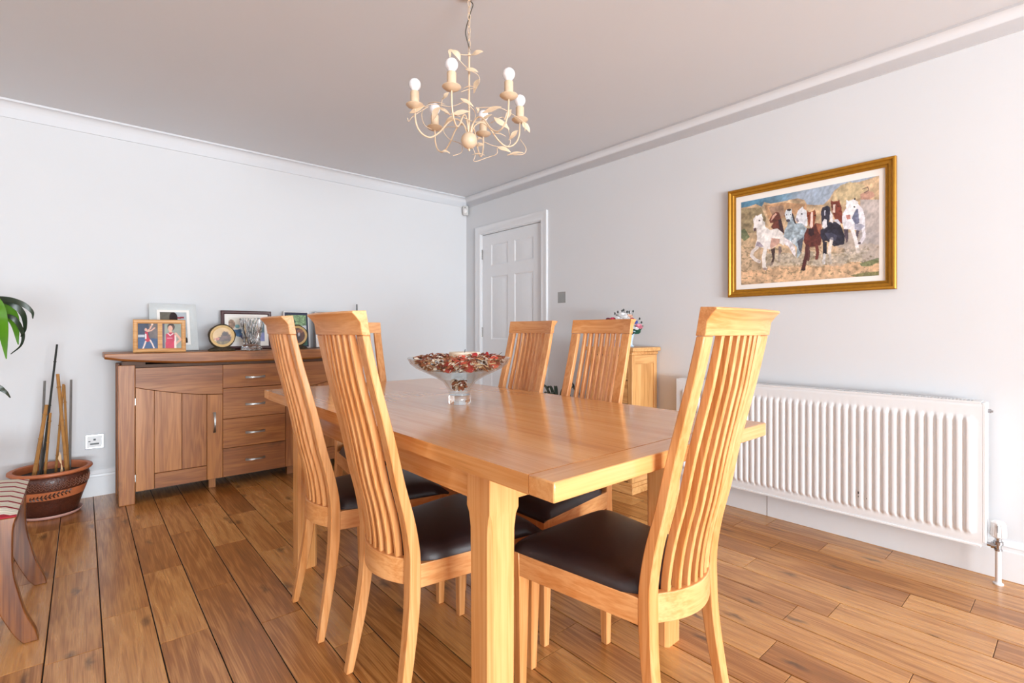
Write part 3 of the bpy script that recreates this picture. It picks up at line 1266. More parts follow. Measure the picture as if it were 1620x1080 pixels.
# double wooden frame
t = thing('photo_frame', 'small light wooden double frame with two red-vest player photographs', 'picture frame', (.236, 3.83, STOP + .0008), 0, 'framed photographs on the sideboard')
t.rotation_euler = (-R(10), 0, R(-3))
W, H, bw = .272, .207, .024
bm = bmesh.new()
frame_ring(bm, W, H, bw, .016, .010)
box(bm, (W / 2 - .012, -.014, bw * .9), (W / 2 + .012, -.002, H - bw * .9))
obj('frame', bm, M['pineX'], t, sharp=25)
flat_print('photograph', .103, .163, 46, 72, d_player, t, M['photo'], -.0045, .022, .022)
flat_print('photograph', .103, .163, 46, 72, d_portrait, t, M['photo'], -.0045, .147, .022)
obj('back_board', boxes(((bw * .4, -.004, bw * .4), (W - bw * .4, -.0005, H - bw * .4))), M['black'], t)
bm = bmesh.new()
g = Vector((0, math.cos(R(10)), math.sin(R(10)))) * .09
loft(bm, [[Vector((W / 2 + a, .001 + b, .14)) for a, b in ((-.018, 0), (.018, 0), (.018, .003), (-.018, .003))],
          [Vector((W / 2 + a, g.y + b, g.z + .001)) for a, b in ((-.018, 0), (.018, 0), (.018, .003), (-.018, .003))]])
obj('strut', bm, M['black'], t)

standing_frame('burgundy framed blue harbour picture behind the crystal vase', .752, 4.045, 0, 8, .338, .284, .024, M['burgundy'], M['mat_board'], d_boats, .240, .178, .049, .056, 'picture_frame')
standing_frame('white frame with navy border and green garden photograph', 1.180, 4.05, 0, 8, .192, .290, .010, M['rubber'], M['navy'], d_garden, .150, .240, .021, .022)
standing_frame('thin silver frame with pale photograph behind the near-left chair top', 1.415, 4.05, 0, 8, .20, .292, .007, M['silver'], M['mat_board'], d_white, .16, .24, .02, .025)


# round wood slices with a painting on a stand
def d_slice_a(c):
    W = c.X.max()
    c.fill(np.ones(c.X.shape, bool), (206, 172, 120), .12, 20)
    c.poly([(W * .1, W * .62), (W * .4, W * .55), (W * .55, W * .2), (W * .8, W * .25), (W * .98, W * .6), (W * .9, W * .9), (W * .3, W * .9)], (92, 68, 62), .5, 10)
    c.ell(W * .62, W * .38, W * .14, W * .12, (52, 40, 40), .5, 6)
    c.ell(W * .2, W * .66, W * .14, W * .08, (176, 110, 92), .3, 8)
    c.poly([(0, W * .8), (W, W * .78), (W, W), (0, W)], (124, 106, 66), .4, 8)


def d_slice_b(c):
    W = c.X.max()
    c.fill(np.ones(c.X.shape, bool), (86, 52, 44), .4, 14)
    c.ell(W * .4, W * .6, W * .3, W * .3, (44, 38, 44), .5, 8)
    c.ell(W * .62, W * .4, W * .06, W * .16, (196, 190, 196), .2)
    c.ell(W * .7, W * .2, W * .2, W * .12, (150, 96, 70), .3)


def disc_print(name, r, draw, parent, y):
    n, m = 40, 10
    a = np.linspace(0, 2 * np.pi, n)
    q = np.linspace(0.001, 1, m)
    A, Q = np.meshgrid(a, q)
    X = r * Q * np.cos(A)
    Z = r * Q * np.sin(A)
    cv = Canvas((X + r) * 1000, (r - Z) * 1000)
    draw(cv)
    return print_mesh(name, cv.C, np.stack([X, np.full_like(X, y), Z], -1), M['photo'], parent)


def slice_plaque(label, x, y, rz, draw):
    t = thing('wood_slice_plaque', label, 'plaque', (x, y, STOP + .0008), R(rz), 'bark-edged round plaques on the sideboard')
    r = .082
    rnd = random.Random(int(x * 100))
    bm = bmesh.new()
    n = 40
    rings = []
    ph = rnd.uniform(0, 6)
    for yy, s in ((0.012, .99), (.010, 1.0), (-.008, 1.0), (-.012, .97)):
        rings.append([(r * s * (1 + .02 * math.sin(5 * k / n * 6.283 + ph) + .012 * math.sin(11 * k / n * 6.283)) * math.cos(k / n * 6.283), yy,
                       .018 + r + r * s * (1 + .02 * math.sin(5 * k / n * 6.283 + ph)) * math.sin(k / n * 6.283)) for k in range(n)])
    loft(bm, rings)
    obj('bark_edge', bm, M['bark'], t, sharp=60)
    bm = bmesh.new()
    rings = [[(rr * math.cos(k / n * 6.283), yy, .018 + r + rr * math.sin(k / n * 6.283)) for k in range(n)] for rr, yy in
             ((.072, -.0118), (.074, -.0150), (.066, -.0165), (.061, -.0140), (.058, -.0128))]
    loft(bm, rings)
    obj('cream_ring', bm, plain('bare_wood_ring', (214, 180, 122), .6, noise=.12, nscale=50), t, sharp=50)
    p = disc_print('painting', .0575, draw, t, -.0136)
    p.location = (0, 0, .018 + r)
    bm = bmesh.new()
    rings = []
    for z, w, d in ((0, .082, .030), (.010, .080, .028), (.018, .066, .022), (.026, .045, .016)):
        rings.append([(w * math.cos(k / 24 * 6.283) * (1 + .06 * math.sin(k * 2.3)), d * math.sin(k / 24 * 6.283) * (1 + .06 * math.sin(k * 1.7)), z) for k in range(24)])
    loft(bm, rings)
    obj('stand', bm, M['bark'], t, sharp=50)
    return t


slice_plaque('round bark-edged wood plaque beside the double wooden frame', .722, 3.86, 0, d_slice_a)
slice_plaque('round bark-edged wood plaque in front of the garden photograph', 1.235, 3.94, 0, d_slice_b)

# crystal vase
t = thing('crystal_vase', 'cut crystal vase standing before the burgundy picture frame', 'vase', (.905, 3.855, STOP + .0005))


def cut_vase():
    bm = bmesh.new()
    n = 48
    prof_o = [(.064, 0), (.066, .006), (.064, .020), (.058, .030), (.053, .040), (.052, .060), (.054, .090), (.060, .125), (.068, .165), (.074, .205), (.0755, .222)]
    rings = []
    for i, (r, z) in enumerate(prof_o):
        ring = []
        for k in range(n):
            rr = r
            if 4 < i < 10:
                rr += .0030 * (1 if (k + i) % 2 else -1)
            elif i >= 10:
                rr += .0012 * math.cos(12 * k / n * 6.283)
            elif i in (1, 2):
                rr *= 1 + .03 * math.cos(8 * k / n * 6.283)
            ring.append((rr * math.cos(k / n * 6.283), rr * math.sin(k / n * 6.283), z + (.0015 * math.cos(12 * k / n * 6.283) if i >= 10 else 0)))
        rings.append(ring)
    for r, z in ((.0705, .222), (.063, .165), (.054, .12), (.047, .085), (.045, .055), (.030, .046)):
        rings.append([(r * math.cos(k / n * 6.283), r * math.sin(k / n * 6.283), z) for k in range(n)])
    loft(bm, rings)
    return bm


obj('body', cut_vase(), M['crystal'], t, smooth=False)

# black upright rod behind the near-left chair
t = thing('pole_stand', 'slim black upright pole, its tip showing above the near-left chair', 'pole', (1.77, 4.06, 0))
bm = bmesh.new()
lathe(bm, [(.07, 0), (.07, .012), (.012, .02)], 24)
obj('base', bm, M['black'], t)
bm = bmesh.new()
tube(bm, [(0, 0, .018), (0, 0, .7), (-.004, 0, 1.28)], .0055, 10)
obj('rod', bm, M['black'], t)


# ------------------------------------------------------------------ wall things
def faceplate(bm, w, h, d, r=.004):
    pass


def plate_thing(name, label, cat, loc, rz, build):
    t = thing(name, label, cat, loc, rz)
    build(t)
    return t


def socket_build(t):
    obj('plate', boxes(((-.045, -.007, -.045), (.045, 0, .045))), M['chrome'], t, bevel=.002)
    obj('insert', boxes(((-.036, -.0085, -.036), (.036, -.0069, .036))), M['rubber'], t, bevel=.001)
    bm = boxes(((-.006, -.0095, .006), (.006, -.0086, .018)), ((-.030, -.0095, .000), (-.020, -.0086, .005)), ((-.022, -.0095, -.020), (.022, -.0086, -.010)))
    obj('pin_slot', bm, M['black'], t)


plate_thing('wall_socket', 'chrome wall socket above skirting at the left end of sideboard', 'socket', (.060, YF - .0004, .348), 0, socket_build)


def switch_build(t):
    obj('plate', boxes(((-.044, -.006, -.046), (.044, 0, .046))), M['steel'], t, bevel=.002)
    bm = boxes(((-.018, -.0075, -.016), (.018, -.0058, .016)))
    obj('rocker_surround', bm, M['black'], t)
    for x in (-.009, .009):
        obj('rocker', boxes(((x - .0075, -.011, -.011), (x + .0075, -.0074, .011))), M['steel'], t, bevel=.001)
    bm = bmesh.new()
    for x in (-.034, .034):
        rr = [[(x + .004 * math.cos(k / 10 * 6.283), y, .004 * math.sin(k / 10 * 6.283)) for k in range(10)] for y in (-.0058, -.0078)]
        loft(bm, rr)
    obj('screw', bm, M['black'], t)


plate_thing('light_switch', 'brushed steel light switch on wall right of the white door', 'switch', (XR - .0004, 2.816, 1.328), R(90), switch_build)

# alarm sensor in the corner
t = thing('motion_sensor', 'small white motion sensor in the corner beneath the cornice', 'sensor', (XR - .032, YF - .032, 2.222), R(-45))
# local: faces -y rotated to look into the room
t.rotation_euler = (0, 0, R(-45))
bm = bmesh.new()
rr = []
for z, w, d in ((0, .024, .030), (.012, .029, .038), (.06, .031, .044), (.085, .029, .040), (.096, .022, .030)):
    rr.append([(-w, .008, z), (w, .008, z), (w, -d * .4, z), (w * .6, -d * .72, z), (-w * .6, -d * .72, z), (-w, -d * .4, z)])
loft(bm, rr)
obj('body', bm, plain('off_white_plastic', (206, 205, 202), .45, noise=.03), t, bevel=.002)
bm = bmesh.new()
rr = [[(.019 * s * math.cos(k / 20 * 6.283), y, .038 + .022 * s * math.sin(k / 20 * 6.283)) for k in range(20)] for s, y in ((1, -.028), (1, -.034), (.7, -.038), (.2, -.040))]
loft(bm, rr)
obj('lens', bm, M['rubber'], t)
obj('indicator', boxes(((-.004, -.035, .070), (.004, -.030, .076))), M['black'], t)

# ------------------------------------------------------------------ horse print on the right wall
PY0, PY1, PZ0, PZ1 = 0.600, 1.420, 1.254, 1.893
t = thing('framed_horse_print', 'gold framed print of galloping horses above the radiator', 'picture', (XR - .0006, PY1, PZ0), R(-90))
# local x runs along -Y (left to right as seen), front faces -y (into the room)
W, H = PY1 - PY0, PZ1 - PZ0
bm = bmesh.new()
bw = .040
sec = [(0, 0), (0, -.022), (.004, -.026), (.012, -.027), (.018, -.020), (.030, -.018), (.034, -.012), (bw, -.010), (bw, 0)]
rr = []
for cx, cz, sx, sz in ((0, 0, 1, 1), (W, 0, -1, 1), (W, H, -1, -1), (0, H, 1, -1), (0, 0, 1, 1)):
    rr.append([(cx + sx * a, y, cz + sz * a) for a, y in sec])
loft(bm, rr, cap=False)
bmesh.ops.remove_doubles(bm, verts=bm.verts[:], dist=1e-6)
obj('frame', bm, M['gold'], t, sharp=30)
bm = bmesh.new()
rr = []
for cx, cz, sx, sz in ((bw, bw, 1, 1), (W - bw, bw, -1, 1), (W - bw, H - bw, -1, -1), (bw, H - bw, 1, -1), (bw, bw, 1, 1)):
    rr.append([(cx + sx * a, y, cz + sz * a) for a, y in ((-.001, -.004), (-.001, -.0125), (.004, -.0125), (.004, -.004))])
loft(bm, rr, cap=False)
bmesh.ops.remove_doubles(bm, verts=bm.verts[:], dist=1e-6)
obj('inner_slip', bm, M['gold'], t)
obj('mount', boxes(((bw - .002, -.006, bw - .002), (W - bw + .002, -.001, H - bw + .002))), M['mat_board'], t)

# paint the print in a flat 1310 x 1060 design space
QX = [(20, 272), (1327, 20), (1338, 965), (40, 1052)]     # corners of the design: TL, TR, BR, BL


def homography(src, dst):
    A, b = [], []
    for (x, y), (u, v) in zip(src, dst):
        A.append([x, y, 1, 0, 0, 0, -u * x, -u * y]); b.append(u)
        A.append([0, 0, 0, x, y, 1, -v * x, -v * y]); b.append(v)
    h = np.linalg.solve(np.array(A, float), np.array(b, float))
    return np.append(h, 1).reshape(3, 3)


pw, ph = .676, .490
nx, ny = 300, 218
sx_, sy_ = np.meshgrid(np.linspace(0, 1, nx), np.linspace(0, 1, ny))
Hm = homography([(0, 0), (1, 0), (1, 1), (0, 1)], QX)
den = Hm[2, 0] * sx_ + Hm[2, 1] * sy_ + 1
DX = (Hm[0, 0] * sx_ + Hm[0, 1] * sy_ + Hm[0, 2]) / den
DY = (Hm[1, 0] * sx_ + Hm[1, 1] * sy_ + Hm[1, 2]) / den
cv = Canvas(DX, DY)


def S(pts, dx=630):
    return [(x + dx, y) for x, y in pts]


allm = np.ones(DX.shape, bool)
# sky
cv.fill(allm, (86, 130, 156), .35, 110, 2)
skyw = np.clip((DX - 250 + 260 * (fbm(DX / 90, DY / 60, 4) - .5)) / 330, 0, 1)[..., None]
cv.C = cv.C * (1 - skyw * .8) + skyw * .8 * np.array((182, 188, 202.)) * (1 + .25 * (fbm(DX / 70, DY / 50, 6) - .47))[..., None]
# land
cv.poly([(0, 330), (90, 312), (160, 288), (215, 312), (240, 270), (300, 285), (420, 262), (500, 245), (560, 235), (620, 250), (645, 292), (720, 300), (800, 296), (860, 240), (900, 165), (960, 120), (1030, 92), (1130, 82), (1200, 62), (1340, 15), (1340, 1100), (0, 1100)], (200, 172, 138), .38, 60, 9)
cv.poly([(20, 330), (210, 320), (260, 420), (250, 520), (150, 560), (20, 560)], (142, 128, 98), .5, 35, 12, .8)
cv.poly([(20, 540), (60, 520), (110, 600), (60, 640), (20, 600)], (96, 110, 78), .4, 25, 13, .8)
cv.poly([(240, 300), (430, 275), (640, 290), (640, 420), (560, 380), (430, 420), (280, 430)], (176, 132, 96), .45, 40, 14, .7)
cv.poly([(280, 320), (420, 300), (440, 400), (330, 420)], (150, 124, 112), .4, 26, 15, .6)
# right hand hill and dust
cv.poly(S([(270, 200), (330, 110), (420, 80), (560, 110), (600, 190), (480, 250), (340, 300), (250, 270)]), (196, 178, 140), .3, 40, 16, .8)
cv.poly(S([(520, 200), (580, 165), (640, 175), (660, 215), (590, 260), (525, 245)]), (196, 152, 132), .2, 30, 17)
cv.line(S([(540, 150), (590, 130), (600, 160), (560, 185)]), 9, (110, 92, 84), .8)
cv.fill((DX > 630 + 520) & (DY > 250) & (DY < 640 + fbm(DX / 50, DY / 50, 3) * 60), (184, 176, 176), .18, 80, 18, .85)
cv.fill((DY > 560) & (DX > 930), (178, 170, 168), .25, 60, 19, .7)
cv.fill((DY > 640 + 120 * fbm(DX / 70, DY / 60, 8)) & (DX < 1000), (204, 176, 146), .3, 50, 20, .7)
cv.fill((DY > 720 + 70 * fbm(DX / 60, DY / 60, 5)) & (DX > 260) & (DX < 1180) & (DY < 870), (182, 170, 150), .5, 22, 21, .75)
cv.fill(DY > 860 + 60 * fbm(DX / 90, DY / 30, 2) - (DX - 500) * .08, (210, 174, 138), .28, 45, 22)
cv.fill((fbm(DX / 30, DY / 18, 31) > .60) & (DY > 690), (118, 106, 80), .3, 14, 23, .55)
cv.poly(S([(520, 850), (600, 830), (700, 800), (708, 840), (620, 880), (540, 880)]), (92, 112, 72), .5, 16, 24, .7)
cv.poly(S([(440, 965), (560, 940), (700, 930), (708, 965), (500, 985)]), (96, 104, 60), .5, 14, 25, .7)
# H2 bay head at the back left
br = (112, 62, 52)
cv.poly([(290, 440), (318, 392), (352, 360), (384, 372), (400, 420), (420, 490), (440, 575), (400, 545), (330, 528), (308, 510), (330, 466), (300, 470)], br, .4, 22)
cv.poly([(322, 400), (350, 372), (362, 384), (318, 440), (306, 446)], (214, 170, 150), .1)
cv.poly([(375, 440), (405, 430), (435, 570), (395, 540)], (66, 48, 56), .3)
# H5 white head behind
cv.poly([(536, 440), (560, 352), (592, 326), (604, 312), (614, 336), (640, 350), (655, 420), (650, 505), (600, 482), (566, 470)], (226, 228, 234), .12, 30)
cv.ell(598, 384, 8, 7, (70, 66, 74))
cv.poly([(540, 430), (556, 420), (575, 455), (556, 466)], (150, 140, 146), .15)
# H4 dapple grey
gr = (160, 176, 186)
cv.poly([(478, 420), (510, 390), (548, 472), (602, 470), (648, 520), (640, 602), (602, 645), (592, 760), (562, 806), (555, 692), (520, 662), (470, 642), (430, 592), (440, 532), (460, 500)], gr, .4, 26)
cv.poly([(500, 372), (516, 380), (536, 446), (552, 486), (530, 470), (512, 420)], (48, 42, 52), .3)
cv.poly([(437, 378), (450, 340), (462, 350), (490, 344), (500, 328), (506, 380), (492, 442), (464, 456), (446, 420)], (216, 224, 230), .18, 22)
cv.ell(470, 446, 20, 14, (84, 80, 90), .2)
cv.ell(476, 345, 20, 11, (44, 40, 48), .2)
cv.ell(455, 392, 6, 6, (50, 46, 54))
cv.ell(492, 390, 6, 6, (50, 46, 54))
cv.poly([(560, 640), (620, 600), (600, 760), (575, 720)], (84, 88, 100), .3, 18)
cv.line([(540, 620), (530, 660), (520, 640)], 24, (206, 214, 220))
# H1 white stallion
wh = (234, 228, 224)
cv.poly([(312, 720), (352, 700), (350, 800), (336, 860), (306, 880), (330, 800)], (74, 56, 56), .3)
cv.poly([(384, 690), (412, 690), (416, 740), (392, 780), (398, 840), (386, 830)], (120, 104, 100), .3)
cv.poly([(428, 600), (500, 640), (542, 704), (548, 796), (520, 760), (478, 690), (440, 672)], (232, 224, 226), .25, 16)
cv.poly([(200, 420), (250, 460), (252, 502), (300, 534), (368, 520), (420, 560), (442, 622), (430, 682), (390, 656), (350, 694), (300, 718), (200, 694), (160, 692), (180, 622), (172, 540)], wh, .16, 34)
cv.poly([(316, 610), (396, 620), (392, 662), (312, 712), (302, 690)], (206, 164, 148), .18, 30)
cv.poly([(180, 640), (206, 650), (244, 690), (200, 696), (166, 690)], (150, 136, 150), .25, 20, 3, .8)
cv.poly([(136, 434), (164, 396), (178, 400), (206, 384), (216, 378), (222, 404), (232, 424), (216, 472), (172, 520), (156, 546), (140, 536), (146, 482)], (240, 234, 232), .12, 24)
cv.poly([(140, 520), (170, 512), (168, 540), (150, 550)], (92, 72, 76), .2)
cv.ell(196, 444, 8, 7, (60, 52, 58))
cv.line([(182, 700), (140, 738), (130, 776), (168, 816), (206, 832)], 30, (226, 216, 210))
cv.ell(200, 830, 16, 12, (190, 176, 170))
cv.line([(262, 700), (246, 790), (252, 880), (264, 898)], 34, (238, 232, 226))
cv.ell(260, 902, 20, 12, (150, 132, 124))
# H6 bay in front
cv.poly([(650, 520), (690, 520), (730, 470), (786, 478), (794, 600), (782, 682), (732, 692), (652, 702), (620, 642), (625, 580)], (98, 50, 44), .4, 28)
cv.poly([(735, 478), (786, 478), (792, 590), (760, 560)], (156, 96, 74), .25)
cv.poly([(668, 520), (712, 520), (720, 580), (690, 600), (664, 570)], (54, 32, 36), .3)
cv.poly([(645, 392), (650, 352), (664, 366), (712, 356), (716, 336), (730, 364), (735, 402), (716, 502), (690, 526), (664, 490)], (140, 72, 48), .25, 22)
cv.poly([(684, 366), (704, 366), (706, 500), (690, 520), (674, 500), (682, 440)], (234, 206, 196), .08)
cv.ell(660, 402, 6, 7, (40, 30, 30))
cv.ell(724, 398, 6, 7, (40, 30, 30))
cv.line([(655, 690), (652, 770), (636, 830), (622, 900)], 36, (84, 44, 44))
cv.line([(745, 690), (756, 750), (746, 806)], 30, (110, 56, 50))
cv.line([(668, 700), (676, 770), (668, 820)], 20, (96, 60, 58))
cv.ell(622, 908, 22, 12, (60, 42, 42))
# H8 chestnut at the back
cv.poly(S([(240, 275), (244, 252), (256, 266), (310, 262), (320, 242), (328, 280), (345, 322), (352, 400), (352, 480), (300, 440), (280, 430), (252, 350)]), (126, 62, 48), .3, 24)
cv.poly(S([(264, 298), (286, 292), (282, 372), (262, 372)]), (236, 212, 198), .08)
cv.ell(630 + 254, 320, 6, 6, (40, 28, 28))
cv.ell(630 + 310, 312, 6, 6, (40, 28, 28))
# H7 black
bk = (46, 44, 58)
cv.poly(S([(150, 540), (190, 500), (240, 452), (330, 468), (382, 600), (372, 672), (282, 692), (212, 642), (170, 644), (148, 592)]), bk, .5, 26)
cv.poly(S([(262, 440), (310, 436), (338, 470), (330, 490), (290, 460)]), (206, 206, 214), .15)
cv.poly(S([(150, 362), (164, 320), (182, 318), (206, 304), (236, 322), (242, 402), (216, 502), (180, 527), (158, 480)]), (54, 52, 66), .4, 22)
cv.poly(S([(240, 352), (262, 400), (266, 470), (240, 462), (232, 420)]), (226, 222, 222), .1)
cv.poly(S([(164, 462), (186, 430), (206, 440), (210, 506), (182, 526), (168, 510)]), (230, 228, 232), .08)
cv.poly(S([(180, 350), (194, 350), (190, 400), (180, 396)]), (200, 200, 210), .1)
cv.poly(S([(170, 640), (212, 650), (210, 760), (176, 770)]), (40, 38, 50), .4)
cv.line(S([(256, 622), (242, 690), (234, 752)]), 32, (234, 222, 212))
cv.line(S([(190, 770), (184, 850)]), 26, (206, 204, 204))
cv.line(S([(240, 770), (252, 850)]), 22, (196, 190, 186))
cv.poly(S([(190, 570), (250, 560), (310, 590), (290, 640), (220, 620)]), (92, 94, 116), .3, 20, 3, .6)
# H9 white on the right
w9 = (232, 230, 236)
cv.poly(S([(366, 530), (412, 530), (410, 640), (398, 660), (380, 600)]), (86, 74, 84), .3)
cv.poly(S([(486, 540), (520, 530), (500, 610), (484, 600)]), (90, 80, 92), .3)
cv.poly(S([(355, 382), (396, 320), (500, 288), (546, 340), (571, 430), (571, 522), (520, 542), (430, 532), (370, 527), (350, 452)]), w9, .14, 34)
cv.poly(S([(450, 352), (500, 338), (516, 470), (480, 490), (446, 430)]), (112, 116, 140), .3, 24)
cv.poly(S([(470, 480), (530, 480), (570, 500), (520, 545), (470, 530)]), (150, 150, 168), .25, 20, 3, .8)
cv.poly(S([(385, 312), (390, 248), (410, 262), (460, 246), (466, 232), (478, 254), (502, 270), (480, 342), (440, 432), (396, 442), (386, 402), (400, 350)]), (240, 238, 240), .1, 24)
cv.poly(S([(386, 398), (430, 392), (432, 432), (398, 440)]), (190, 132, 122), .2)
cv.ell(630 + 466, 318, 10, 7, (44, 40, 50))
cv.ell(630 + 470, 244, 8, 12, (40, 36, 44))
cv.line(S([(444, 520), (470, 590), (490, 660), (504, 738)]), 34, (238, 232, 232))
cv.line(S([(556, 530), (562, 600), (534, 650), (516, 664)]), 30, (226, 220, 226))
cv.ell(630 + 518, 662, 14, 12, (92, 80, 84))
# dust round the hooves
for (x, y, rx, ry) in ((450, 800, 90, 50), (560, 830, 60, 30), (760, 850, 60, 40), (930, 830, 120, 50), (1130, 740, 110, 40), (330, 860, 70, 24)):
    m = ((DX - x) / rx) ** 2 + ((DY - y) / ry) ** 2 < .4 + 1.0 * fbm(DX / 22, DY / 22, int(x))
    cv.fill(m, (188, 176, 162), .35, 16, 7, .55)
st = (fbm(DX / 16 + DY / 40, DY / 26, 51, 3) - .44)[..., None]
cv.C = np.clip(cv.C * (1 + .30 * st), 0, 255)
PXs = (W - pw) / 2 + 0.002
PZs = (H - ph) / 2 - 0.003
P = np.stack([PXs + sx_ * pw, np.full_like(sx_, -.0068), PZs + (1 - sy_) * ph], -1)
print_mesh('print', cv.C, P, M['art'], t)

# ------------------------------------------------------------------ radiator
t = thing('radiator', 'long white panel radiator under the horse print', 'radiator', (2.85, 0.288, 0.152))
RL, RH, RD = 1.408, 0.596, 0.075
ny = 42
pitch = (RL - .056) / ny
ycs, hs = [0, .012], [0, 0]
for k in range(ny):
    y0 = .028 + k * pitch
    for f, h in ((.02, 0), (.14, .35), (.24, .9), (.34, 1), (.62, 1), (.72, .9), (.82, .35), (.94, 0)):
        ycs.append(y0 + f * pitch)
        hs.append(h)
ycs += [RL - .012, RL]
hs += [0, 0]
zcs = [0, .016, .030, .042, .048, .054, .060, .062, .30, .512, .514, .520, .526, .534, .545, RH - .018, RH - .006, RH]
ez = [0, 0, 0, 0, .5, .85, 1, 1, 1, 1, 1, .9, .55, .15, 0, 0, 0, 0]
bm = bmesh.new()
grid = []
for z, e in zip(zcs, ez):
    grid.append([bm.verts.new((0.0 - .010 * h * e + (.004 if z in (0, RH) else 0), y, z)) for y, h in zip(ycs, hs)])
for j in range(len(zcs) - 1):
    for i in range(len(ycs) - 1):
        bm.faces.new((grid[j][i], grid[j][i + 1], grid[j + 1][i + 1], grid[j + 1][i]))
obj('front_panel', bm, M['enamel'], t, sharp=60)
# body: side covers, bottom edge, back panel
bm = boxes(((.0045, 0.004, 0.004), (.012, RL - .004, RH - .004)), ((RD - .010, .03, .03), (RD, RL - .03, RH - .03)))
obj('water_panel', bm, M['enamel'], t)
for y0, y1 in ((-.012, .003), (RL - .003, RL + .012)):
    obj('side_cover', boxes(((.0005, y0, .012), (RD, y1, RH + .004))), M['enamel'], t, bevel=.004)
obj('bottom_edge', boxes(((-.004, .004, -.006), (.012, RL - .004, .0035))), M['enamel'], t, bevel=.002)
bm = boxes(((-.001, .004, RH - .001), (.012, RL - .004, RH + .007)), ((RD - .012, .004, RH - .001), (RD, RL - .004, RH + .007)))
nb = 110
for k in range(nb):
    y = .03 + (RL - .06) * k / (nb - 1)
    box(bm, (.0115, y - .0030, RH - .001), (RD - .0115, y + .0030, RH + .0065))
box(bm, (.0115, .004, RH - .001), (RD - .0115, .0262, RH + .0068))
box(bm, (.0115, RL - .0262, RH - .001), (RD - .0115, RL - .004, RH + .0068))
obj('top_grille', bm, M['enamel'], t)
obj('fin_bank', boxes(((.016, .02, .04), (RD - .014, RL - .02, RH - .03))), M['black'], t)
bm = bmesh.new()
rr = [[(.05 + .009 * math.cos(k / 12 * 6.283), y, RH - .035 + .009 * math.sin(k / 12 * 6.283)) for k in range(12)] for y in (-.012, -.022)]
loft(bm, rr)
box(bm, (.046, -.028, RH - .039), (.054, -.021, RH - .031))
obj('bleed_plug', bm, M['chrome'], t)
# chipped paint marks on the lower ribs
for yy, zz, s in ((.437, .118, 1.0), (.437, .100, .6), (.404, .098, .45), (.830, .052, .5), (1.10, .05, .4)):
    bm = bmesh.new()
    rr = []
    for x, q in ((-.0098, 1.0), (-.0116, .7)):
        rr.append([(x, yy + .0030 * s * q * math.cos(k / 8 * 6.283), zz + .0085 * s * q * math.sin(k / 8 * 6.283) * (1 + .3 * math.sin(k * 2))) for k in range(8)])
    loft(bm, rr)
    c_ = obj('paint_chip', bm, M['rust'], t)
# thermostatic valve
vy, vx = -.045, .03
v = obj('valve_head', bmesh.new(), M['rubber'], t)
bm = bmesh.new()
lathe(bm, [(.018, .042), (.0245, .047), (.0255, .060), (.0235, .092), (.0215, .104), (.014, .111), (.002, .112)], 24, center=(vx, vy, 0))
for k in range(12):
    a = k / 12 * 6.283
    tube(bm, [(vx + .0252 * math.cos(a), vy + .0252 * math.sin(a), .05), (vx + .0225 * math.cos(a), vy + .0225 * math.sin(a), .10)], .0018, 6)
bm.to_mesh(v.data)
bm.free()
obj('pointer_mark', boxes(((vx - .0262, vy - .001, .068), (vx - .0225, vy + .001, .096))), M['black'], v)
bm = bmesh.new()
lathe(bm, [(.013, -.012), (.013, -.006), (.010, -.005), (.010, .012), (.016, .014), (.016, .026), (.011, .028), (.011, .040), (.017, .041), (.017, .046)], 16, center=(vx, vy, 0))
tube(bm, [(vx, vy, .006), (vx, vy + .034, .006)], .0085, 10)
tube(bm, [(vx, vy + .010, .006), (vx, vy + .022, .006)], .0135, 6)
obj('valve_body', bm, M['chrome'], t, sharp=40)
bm = bmesh.new()
tube(bm, [(vx, vy, -.152), (vx, vy, -.010)], .0098, 14)
lathe(bm, [(.017, -.1518), (.017, -.147), (.011, -.143)], 16, center=(vx, vy, 0))
obj('pipe', bm, M['enamel'], t)
for yy in (.25, 1.16):
    obj('bracket', boxes(((RD, yy - .015, .08), (XR - 2.85 - .001, yy + .015, .50))), M['steel'], t)

# ------------------------------------------------------------------ small cabinet and what stands on it
t = thing('cabinet', 'narrow light oak cabinet against the wall behind the dining chairs', 'cabinet', (2.675, 1.915, 0))
CD, CWd, CHt = .285, .350, .945
obj('top', boxes(((-.028, -.028, CHt - .026), (CD, CWd + .028, CHt))), M['pineY'], t, bevel=.004)
obj('moulding', boxes(((-.010, -.010, CHt - .050), (CD - .002, CWd + .010, CHt - .0265))), M['pineY'], t, bevel=.006)
for x0, y0 in ((0, 0), (0, CWd - .034), (CD - .036, 0), (CD - .036, CWd - .034)):
    obj('corner_post', boxes(((x0, y0, .07), (x0 + .034, y0 + .034, CHt - .0505))), M['pineZ'], t, bevel=.002)
for y0, y1 in ((.008, .016), (CWd - .016, CWd - .008)):
    obj('side_panel', boxes(((.0345, y0, .12), (CD - .0365, y1, CHt - .11))), M['pineZ'], t)
for y0, y1 in ((.002, .020), (CWd - .020, CWd - .002)):
    obj('side_rail', boxes(((.0345, y0, CHt - .1095), (CD - .0365, y1, CHt - .051))), M['pineX'], t, bevel=.001)
    obj('side_rail', boxes(((.0345, y0, .07), (CD - .0365, y1, .1195))), M['pineX'], t, bevel=.001)
obj('plinth', boxes(((-.012, -.012, 0), (CD - .002, CWd + .012, .045)), ((-.006, -.006, .0452), (CD - .002, CWd + .006, .0695))), M['pineY'], t, bevel=.003)
obj('back_panel', boxes(((CD - .034, .035, .08), (CD - .018, CWd - .035, CHt - .052))), M['pineZ'], t)
